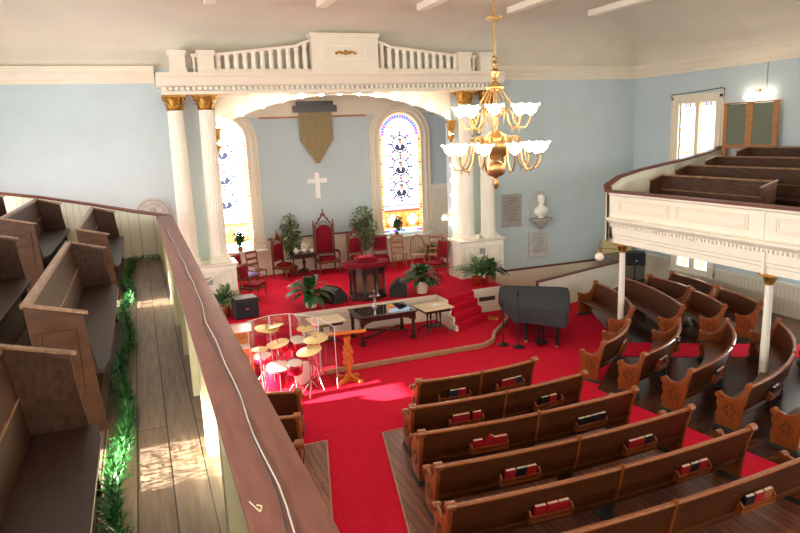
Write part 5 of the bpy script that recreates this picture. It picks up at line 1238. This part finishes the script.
drum('floor_tom', 'large red floor tom with bright white head, nearest us in the drum kit', 'drum', (2.33, 13.4), .58, .27, .40, .12, 0, 'floor')
drum('snare_drum', 'shallow snare drum on a stand at the left of the drum kit', 'drum', (2.12, 14.05), .66, .19, .13, .08)
drum('rack_tom', 'small tom with white head at the back left of the kit', 'drum', (2.6, 14.2), .85, .14, .2, .3)
drum('rack_tom', 'middle tom with white head above the bass drum', 'drum', (2.95, 14.22), .84, .17, .22, .3)
drum('rack_tom', 'tom with white head half under the front cymbals', 'drum', (2.62, 13.1), .70, .16, .22, .2)
cymbal('gold crash cymbal at the far left back of the drum kit', (2.3, 14.35), 1.2, .54, (.1, .1)); cymbal('gold splash cymbal just right of the left crash cymbal', (2.48, 14.4), 1.22, .42, (-.12, -.15))
cymbal('gold ride cymbal at the right of the kit near the clear shield', (3.14, 13.3), 1.12, .54, (.05, -.1)); cymbal('gold crash cymbal overlapping the ride cymbal', (3.28, 13.68), 1.12, .42, (-.1, .1)); cymbal('low gold cymbal in front of the ride cymbal', (2.9, 12.95), 1.0, .54, (.06, -.2))
cymbal('gold cymbal over the toms at the center of the kit', (2.42, 13.82), .98, .5, (.05, -.18)); cymbal('gold cymbal at the back of the kit against the clear panels', (3.15, 14.25), 1.1, .4, (.1, 0))
t = thing('hi_hat', 'hi-hat pair of small gold cymbals on the left of the kit', 'cymbal', (2.02, 13.75, .0135), 0, 'cymbals of the drum kit'); tripod(t, 1.0, .24, ph=.5)
for s in (1, -1): MB().lathe([(.01, .02 * s), (.05, .016 * s), (.06, .008 * s), (.18, .001 * s)], (0, 0, .9 + .01 * s), 24).build('cymbal', 'cymbal', t)
J = [(1.88, 14.4), (2.42, 14.68), (2.88, 14.62), (3.38, 14.02 - .05), (3.5, 13.05)]
t = thing('drum_shield', 'folding clear acrylic drum shield standing around the drum kit', 'screen', (2.7, 14.3, .0135))
for a, b in zip(J, J[1:]):
    a, b = Vector((*a, 0)), Vector((*b, 0)); d = (b - a).normalized(); a2, b2 = a + d * .012, b - d * .012; nn = Vector((-d.y, d.x, 0)) * .004
    MB().prism([(0, .01), ((b2 - a2).length, .01), ((b2 - a2).length, 1.38), (0, 1.38)], a2 - nn, d, (0, 0, 1), nn * 2).build('panel', 'glass', t, world=True, smooth=0)
    mb = MB()
    for p, q in (((a2.x, a2.y, 1.38), (b2.x, b2.y, 1.38)), ((a2.x, a2.y, .01), (a2.x, a2.y, 1.38)), ((b2.x, b2.y, .01), (b2.x, b2.y, 1.38))): mb.cyl(p, q, .007, 6)
    mb.build('panel_edge', 'acrylic_edge', t, world=True)

# ================================================================ chandelier
CX, CY = 5.85, 10.3
t = thing('chandelier', 'two-tier brass chandelier with glowing white glass shades hanging over the nave', 'chandelier', (CX, CY, 4.28))
o = lambda z: z - 4.28
MB().cyl((0, 0, o(6.35)), (0, 0, o(ZC - .02)), .022, 10).lathe([(.03, o(7.10)), (.14, o(7.14)), (.15, o(7.17)), (.04, o(7.2)), (.03, o(7.24))], (0, 0, 0), 18).build('stem', 'brass', t)
MB().lathe([(.02, 0), (.05, .03), (.03, .07), (.08, .12), (.085, .17), (.03, .22), (.05, .26), (.055, .3), (.022, .34), (.045, .39), (.022, .43)], (0, 0, o(6.12)), 16).build('knop', 'brass', t)
MB().lathe([(.10, 0), (.15, .03), (.16, .05), (.1, .08), (.05, .12), (.03, .16)], (0, 0, o(5.98)), 18).build('crown', 'brass', t)
MB().lathe([(.001, 0), (.03, .02), (.045, .07), (.06, .11), (.05, .15), (.025, .19), (.04, .22), (.12, .25), (.17, .31), (.185, .37), (.17, .43), (.1, .48), (.05, .5), (.06, .53), (.12, .56), (.22, .62), (.28, .7), (.3, .78), (.28, .86), (.2, .94), (.12, .98), (.1, 1.0), (.05, 1.02), (.04, 1.1), (.07, 1.14), (.05, 1.2), (.045, 1.24), (.12, 1.28), (.17, 1.34), (.18, 1.4), (.08, 1.44), (.04, 1.46), (.03, 1.7)], (0, 0, 0), 24).build('body', 'brass', t, smooth=60)
sh = MB().lathe([(.025, -.02), (.035, 0), (.085, .03), (.112, .08), (.125, .125), (.165, .155), (.16, .16), (.12, .132), (.1, .085), (.06, .035), (.03, .012)], (0, 0, 0), 18)
for i, v in enumerate(sh.v):
    a = math.atan2(v[1], v[0]); r = math.hypot(v[0], v[1])
    if r > .1: k = 1 + .07 * math.cos(6 * a); sh.v[i] = (v[0] * k, v[1] * k, v[2] + .012 * math.cos(6 * a))
FS = []
def arm(a, pts, sr, sz):
    ca, sa = math.cos(a), math.sin(a)
    e = MB().tube([(r * ca, r * sa, z) for r, z in pts], .016, 8).lathe([(.001, -.035), (.014, -.02), (.02, 0), (.03, .015), (.022, .03)], (sr * ca, sr * sa, sz - .04), 10)
    rr, zz = min(pts, key=lambda p: p[1]); 
    e.lathe([(.001, -.08), (.014, -.06), (.006, -.045), (.018, -.025), (.008, -.01)], (rr * ca, rr * sa, zz), 8)
    arm_o = e.build('arm', 'brass', t, smooth=60)
    if not FS: so = sh.build('lamp_shade', 'lampglass', t, smooth=60); FS.append(so)
    else: so = FS[0].copy(); COL.objects.link(so); so.parent = t
    so.location = (sr * ca, sr * sa, sz)
for i in range(10):
    arm(2 * PI * i / 10 + .2, [(.24, o(5.1)), (.34, o(5.2)), (.42, o(5.17)), (.48, o(5.0)), (.52, o(4.78)), (.6, o(4.64)), (.7, o(4.64)), (.77, o(4.74)), (.79, o(4.86))], .79, o(4.92))
for i in range(8):
    a = 2 * PI * i / 8 + .25
    arm(a, [(.12, o(5.6)), (.2, o(5.68)), (.28, o(5.6)), (.32, o(5.44)), (.4, o(5.34)), (.5, o(5.34)), (.58, o(5.44)), (.6, o(5.5))], .6, o(5.56))
    ca, sa = math.cos(a), math.sin(a); MB().tube([(.12 * ca, .12 * sa, o(6.0)), (.3 * ca, .3 * sa, o(5.66))], .009, 6).build('stay_rod', 'brass', t)
    b = a + PI / 8; ca, sa = math.cos(b), math.sin(b); MB().tube([(.12 * ca, .12 * sa, o(6.0)), (.42 * ca, .42 * sa, o(5.6)), (.36 * ca, .36 * sa, o(5.42))], .008, 6).build('stay_rod', 'brass', t)

# ================================================================ wall pieces
t = thing('wall_cross', 'plain white cross hanging on the alcove wall below the banner', 'cross', (5.6, AY - .001, 3.3)); MB().box(-.085, .085, -.06, 0, 0, .86).box(-.34, -.086, -.06, 0, .5, .66).box(.086, .34, -.06, 0, .5, .66).build('cross', 'white', t, smooth=0, bevel=.006)
t = thing('banner', 'olive gold banner with a stepped pointed tip hanging from a dark bar above the cross', 'banner', (5.67, AY - .052, 4.47))
st = []
k = 8
for i in range(k): st += [(-.56 * (i + .3) / k, .84 * i / k), (-.56 * (i + 1) / k, .84 * i / k)]
left = [(-.0, 0)] + st[1:] ; pts = left + [(-.56, 1.85)] ; rp = [(-x, z) for x, z in pts[::-1] if abs(x) > 1e-6]
MB().prism(pts + rp, (0, -.03, 0), U, V, (0, -.012, 0)).build('cloth', 'banner', t, smooth=0)
MB().box(-.62, .62, -.07, -.01, 1.86, 2.02).box(-.74, .74, -.06, -.015, 1.66, 1.88).build('hanging_bar', 'darkwood', t, smooth=0)
def plaque(label, x0, x1, z0, z1, m, rows):
    t = thing('wall_plaque', label, 'plaque', ((x0 + x1) / 2, YF - .001, z0), 0, 'memorial plaques on the front wall'); w, h = (x1 - x0) / 2, z1 - z0
    MB().box(-w, w, -.05, 0, 0, h).build('slab', m, t, smooth=0, bevel=.008)
    mb = MB(); random.seed(int(x0 * 10))
    for i in range(rows):
        z = h * (.88 - .78 * i / rows); ww = w * random.uniform(.45, .8); x = -ww
        while x < ww: L = random.uniform(.03, .09); mb.box(x, min(ww, x + L), -.053, -.0495, z - .014, z + .008); x += L + .02
    mb.build('inscription', 'letter', t, smooth=0)
    MB().box(-w - .03, w + .03, -.06, 0, -.05, -.001).build('ledge', m, t, smooth=0)
plaque('grey marble wall plaque left of the white bust', 10.86, 11.6, 2.24, 3.25, 'stone2', 13); plaque('smaller grey stone wall plaque below the white bust', 11.88, 12.58, 1.12, 1.95, 'stone', 9)
t = thing('portrait_bust', 'white marble bust on a carved bracket in front of an arched niche slab', 'bust', (12.27, YF - .001, 2.0))
MB().prism([(-.31, .42), (.31, .42), (.31, .98)] + [(.31 * math.cos(PI * i / 14), .98 + .31 * math.sin(PI * i / 14)) for i in range(1, 14)] + [(-.31, .98)], (0, 0, 0), U, V, (0, -.05, 0)).build('niche_slab', 'stone', t, smooth=30)
MB().box(-.36, .36, -.3, 0, .33, .41).lathe([(.001, 0), (.06, .03), (.1, .1), (.2, .2), (.28, .29), (.3, .329)], (0, -.175, 0), 18, 0, None, 1, .55).build('bracket', 'stone2', t, smooth=40)
mb = MB().lathe([(.1, .411), (.12, .43), (.1, .46), (.2, .52), (.25, .6), (.26, .68), (.22, .75), (.11, .81), (.085, .85), (.08, .9), (.085, .94)], (0, -.16, 0), 20, 0, None, 1, .62)
mb.ball((0, -.17, 1.02), (.105, .125, .15), 16).ball((0, -.285, 1.0), (.022, .03, .035), 8).ball((.108, -.16, 1.01), (.018, .025, .04), 8).ball((-.108, -.16, 1.01), (.018, .025, .04), 8).ball((0, -.15, 1.08), (.115, .13, .11), 12).ball((.04, -.275, 1.045), (.03, .02, .012), 8).ball((-.04, -.275, 1.045), (.03, .02, .012), 8).ball((0, -.275, .945), (.035, .02, .012), 8).ball((0, -.265, .91), (.04, .03, .03), 8)
mb.build('bust', 'white', t, smooth=60)
t = thing('wall_tablet', 'round-topped cream tablet on the front wall showing above the end of the gallery rail', 'plaque', (.27, YF - .001, 2.9))
MB().prism([(-.46, 0), (.46, 0), (.46, .55)] + [(.46 * math.cos(PI * i / 18), .55 + .46 * math.sin(PI * i / 18)) for i in range(1, 18)] + [(-.46, .55)], (0, 0, 0), U, V, (0, -.05, 0)).build('slab', 'stone', t, smooth=30)
mb = MB().tube([(.4 * math.cos(PI * i / 18), -.052, .55 + .4 * math.sin(PI * i / 18)) for i in range(19)], .016, 6)
for i in range(15):
    a = PI * (i + 1.5) / 18; mb.box(.31 * math.cos(a) - .012, .31 * math.cos(a) + .012, -.056, -.049, .55 + .31 * math.sin(a) - .03, .55 + .31 * math.sin(a) + .03)
mb.ball((0, -.05, .62), (.1, .03, .13), 10); mb.build('relief', 'stone2', t)
# handrail cord at the left pedestal
t = thing('handrail', 'thin white sloping handrail at the corner of the left column pedestal', 'handrail', (.8, 17.55, .0135)); MB().cyl((0, 0, .001), (0, 0, 1.5), .02, 8).build('post', 'cream', t); MB().cyl((0, 0, 1.49), (1.42, .38, 2.0), .016, 8).build('rail', 'cream', t)
# alcove sconce
t = thing('wall_sconce', 'small brass sconce with a lit white shade on the inside of the arch', 'lamp', (OR - .001, 18.98, 2.72)); MB().lathe([(.05, 0), (.05, .015), (.02, .03)], (0, 0, 0), 12, 0, Ry(-PI / 2)).tube([(-.03, 0, 0), (-.14, 0, .05), (-.2, 0, .03)], .012, 6).build('bracket', 'brass', t); MB().lathe([(.025, .03), (.04, 0), (.075, -.08), (.09, -.12)], (-.2, 0, .0), 14).build('lamp_shade', 'lampglass', t)
# gallery sconce and conduit
t = thing('wall_sconce', 'twin-shade wall lamp glowing above the green boards in the right gallery', 'lamp', (XR - .001, 13.83, 6.08)); MB().lathe([(.06, 0), (.06, .02), (.02, .04)], (0, 0, 0), 12, 0, Ry(-PI / 2)).tube([(-.03, 0, 0), (-.15, .02, .02), (-.16, .24, .0)], .014, 6).tube([(-.15, 0, .02), (-.16, -.24, .0)], .014, 6).build('bracket', 'brass', t)
for s in (-1, 1): MB().lathe([(.03, .02), (.05, -.01), (.1, -.10), (.13, -.16)], (-.16, .25 * s, -.01), 14).build('lamp_shade', 'lampglass', t)
tag(MB().cyl((XR - .015, 13.62, 3.53), (XR - .015, 13.62, 6.83), .012, 6).build('conduit', 'stone2'), 'thin grey conduit running up the wall beside the twin lamp', 'pipe')
# green boards
t = thing('notice_board', 'tall green board in a tan wooden frame standing at the top of the right gallery', 'board', (15.93, 13.9, 3.522))
for a, b in ((-.72, -.08), (.14, .78)): MB().box(.0, .03, a, b, 1.12, 2.24).build('green_panel', 'greenboard', t, smooth=0)
MB().box(-.02, .05, -.08, .14, 0, 2.26).box(-.02, .05, -.86, -.72, 0, 2.26).box(-.02, .05, .78, .9, 0, 2.26).box(-.018, .048, -.719, -.081, 1.02, 1.12).box(-.018, .048, .141, .779, 1.02, 1.12).box(-.025, .055, -.87, .91, 2.261, 2.29).build('frame', 'tanwood', t, smooth=0)
# lantern at the gallery corner column
t = thing('hanging_lamp', 'glass globe lamp with brass top on an arm from the gallery corner column', 'lamp', (FX + .26, 13.15, 2.2)); 
MB().tube([(-.08, .0, .05), (-.2, .06, .1), (-.62, .1, .14)], .012, 6).tube([(-.62, .1, .14), (-.63, .1, .28), (-.59, .1, .34), (-.55, .1, .28)], .008, 6).build('arm', 'brass', t); MB().lathe([(.04, .0), (.055, .02), (.035, .06), (.05, .09), (.02, .11)], (-.62, .1, .04), 12).build('cap', 'brass', t); MB().lathe([(.04, -.05), (.09, -.09), (.115, -.15), (.1, -.21), (.05, -.25), (.001, -.255)], (-.62, .1, .09), 16).build('globe', 'globe', t)
# pieces under the right gallery
t = thing('organ_speaker', 'grey framed cabinet with tan grille cloth under the gallery against the front wall', 'cabinet', (15.35, 18.3, .0)); MB().box(-.75, .75, -.3, .3, .0, .97).build('case', 'cabinet', t, smooth=0, bevel=.015); MB().box(-.62, .62, -.315, -.301, .5, .88).build('grille_cloth', 'tancloth', t, smooth=0); fp = MB()
t2_ = thing('leaning_board', 'parchment colored board standing on the cabinet under the gallery', 'board', (15.3, 18.5, .972)); MB().box(-.6, .6, -.02, .02, 0, .5, R=Rx(-.1), c=(0, 0, 0)).build('board', 'parch', t2_, smooth=0)
t = thing('speaker_stand', 'black pole stand carrying a loudspeaker beside the two small windows', 'stand', (14.75, 16.95, .001)); MB().cyl((0, 0, .1), (0, 0, .84), .02, 8).build('pole', 'black', t)
for i in range(3):
    a = 2 * PI * i / 3; MB().tube([(0, 0, .4), (.3 * math.cos(a), .3 * math.sin(a), .012)], .014, 6).build('leg', 'black', t)
t = thing('loudspeaker', 'black loudspeaker with a small blue badge on the pole stand under the gallery', 'speaker', (14.75, 16.95, .845), -.6); MB().box(-.3, .3, -.2, .2, 0, .42).build('cabinet', 'black', t, smooth=0, bevel=.02); MB().box(-.27, .27, -.213, -.201, .03, .39).build('grille', 'grille', t, smooth=0); MB().box(.0, .04, -.219, -.213, .14, .18).build('badge', em('small_blue_badge', (.1, .35, .6, 1), .5), t, smooth=0)

# ================================================================ light
W = bpy.data.worlds.new('sky'); S.world = W; W.use_nodes = True
bg = W.node_tree.nodes['Background']; sky = W.node_tree.nodes.new('ShaderNodeTexSky'); sky.sky_type = 'HOSEK_WILKIE'; sky.sun_direction = (-.9, 0, .3)
W.node_tree.links.new(sky.outputs[0], bg.inputs[0]); bg.inputs[1].default_value = 1.0
sd = bpy.data.lights.new('sun', 'SUN'); sd.energy = SUN_E; sd.angle = .009; sd.color = (1, .92, .78); so = bpy.data.objects.new('sun', sd); COL.objects.link(so)
so.rotation_euler = Vector((math.cos(math.radians(13.5)), 0.0, -math.sin(math.radians(13.5)))).to_track_quat('-Z', 'Y').to_euler()
def area(name, loc, aim, sx, sy, e, col):
    l = bpy.data.lights.new(name, 'AREA'); l.shape = 'RECTANGLE'; l.size = sx; l.size_y = sy; l.energy = e; l.color = col
    o = bpy.data.objects.new(name, l); COL.objects.link(o); o.location = loc
    o.rotation_euler = Vector(aim).to_track_quat('-Z', 'Z').to_euler(); o.visible_camera = True
    return o
LIGHTS()
S.view_settings.view_transform = 'Standard'; S.view_settings.look = 'None'; S.view_settings.gamma = 1; S.view_settings.use_curve_mapping = False
S.view_settings.exposure = EXPO
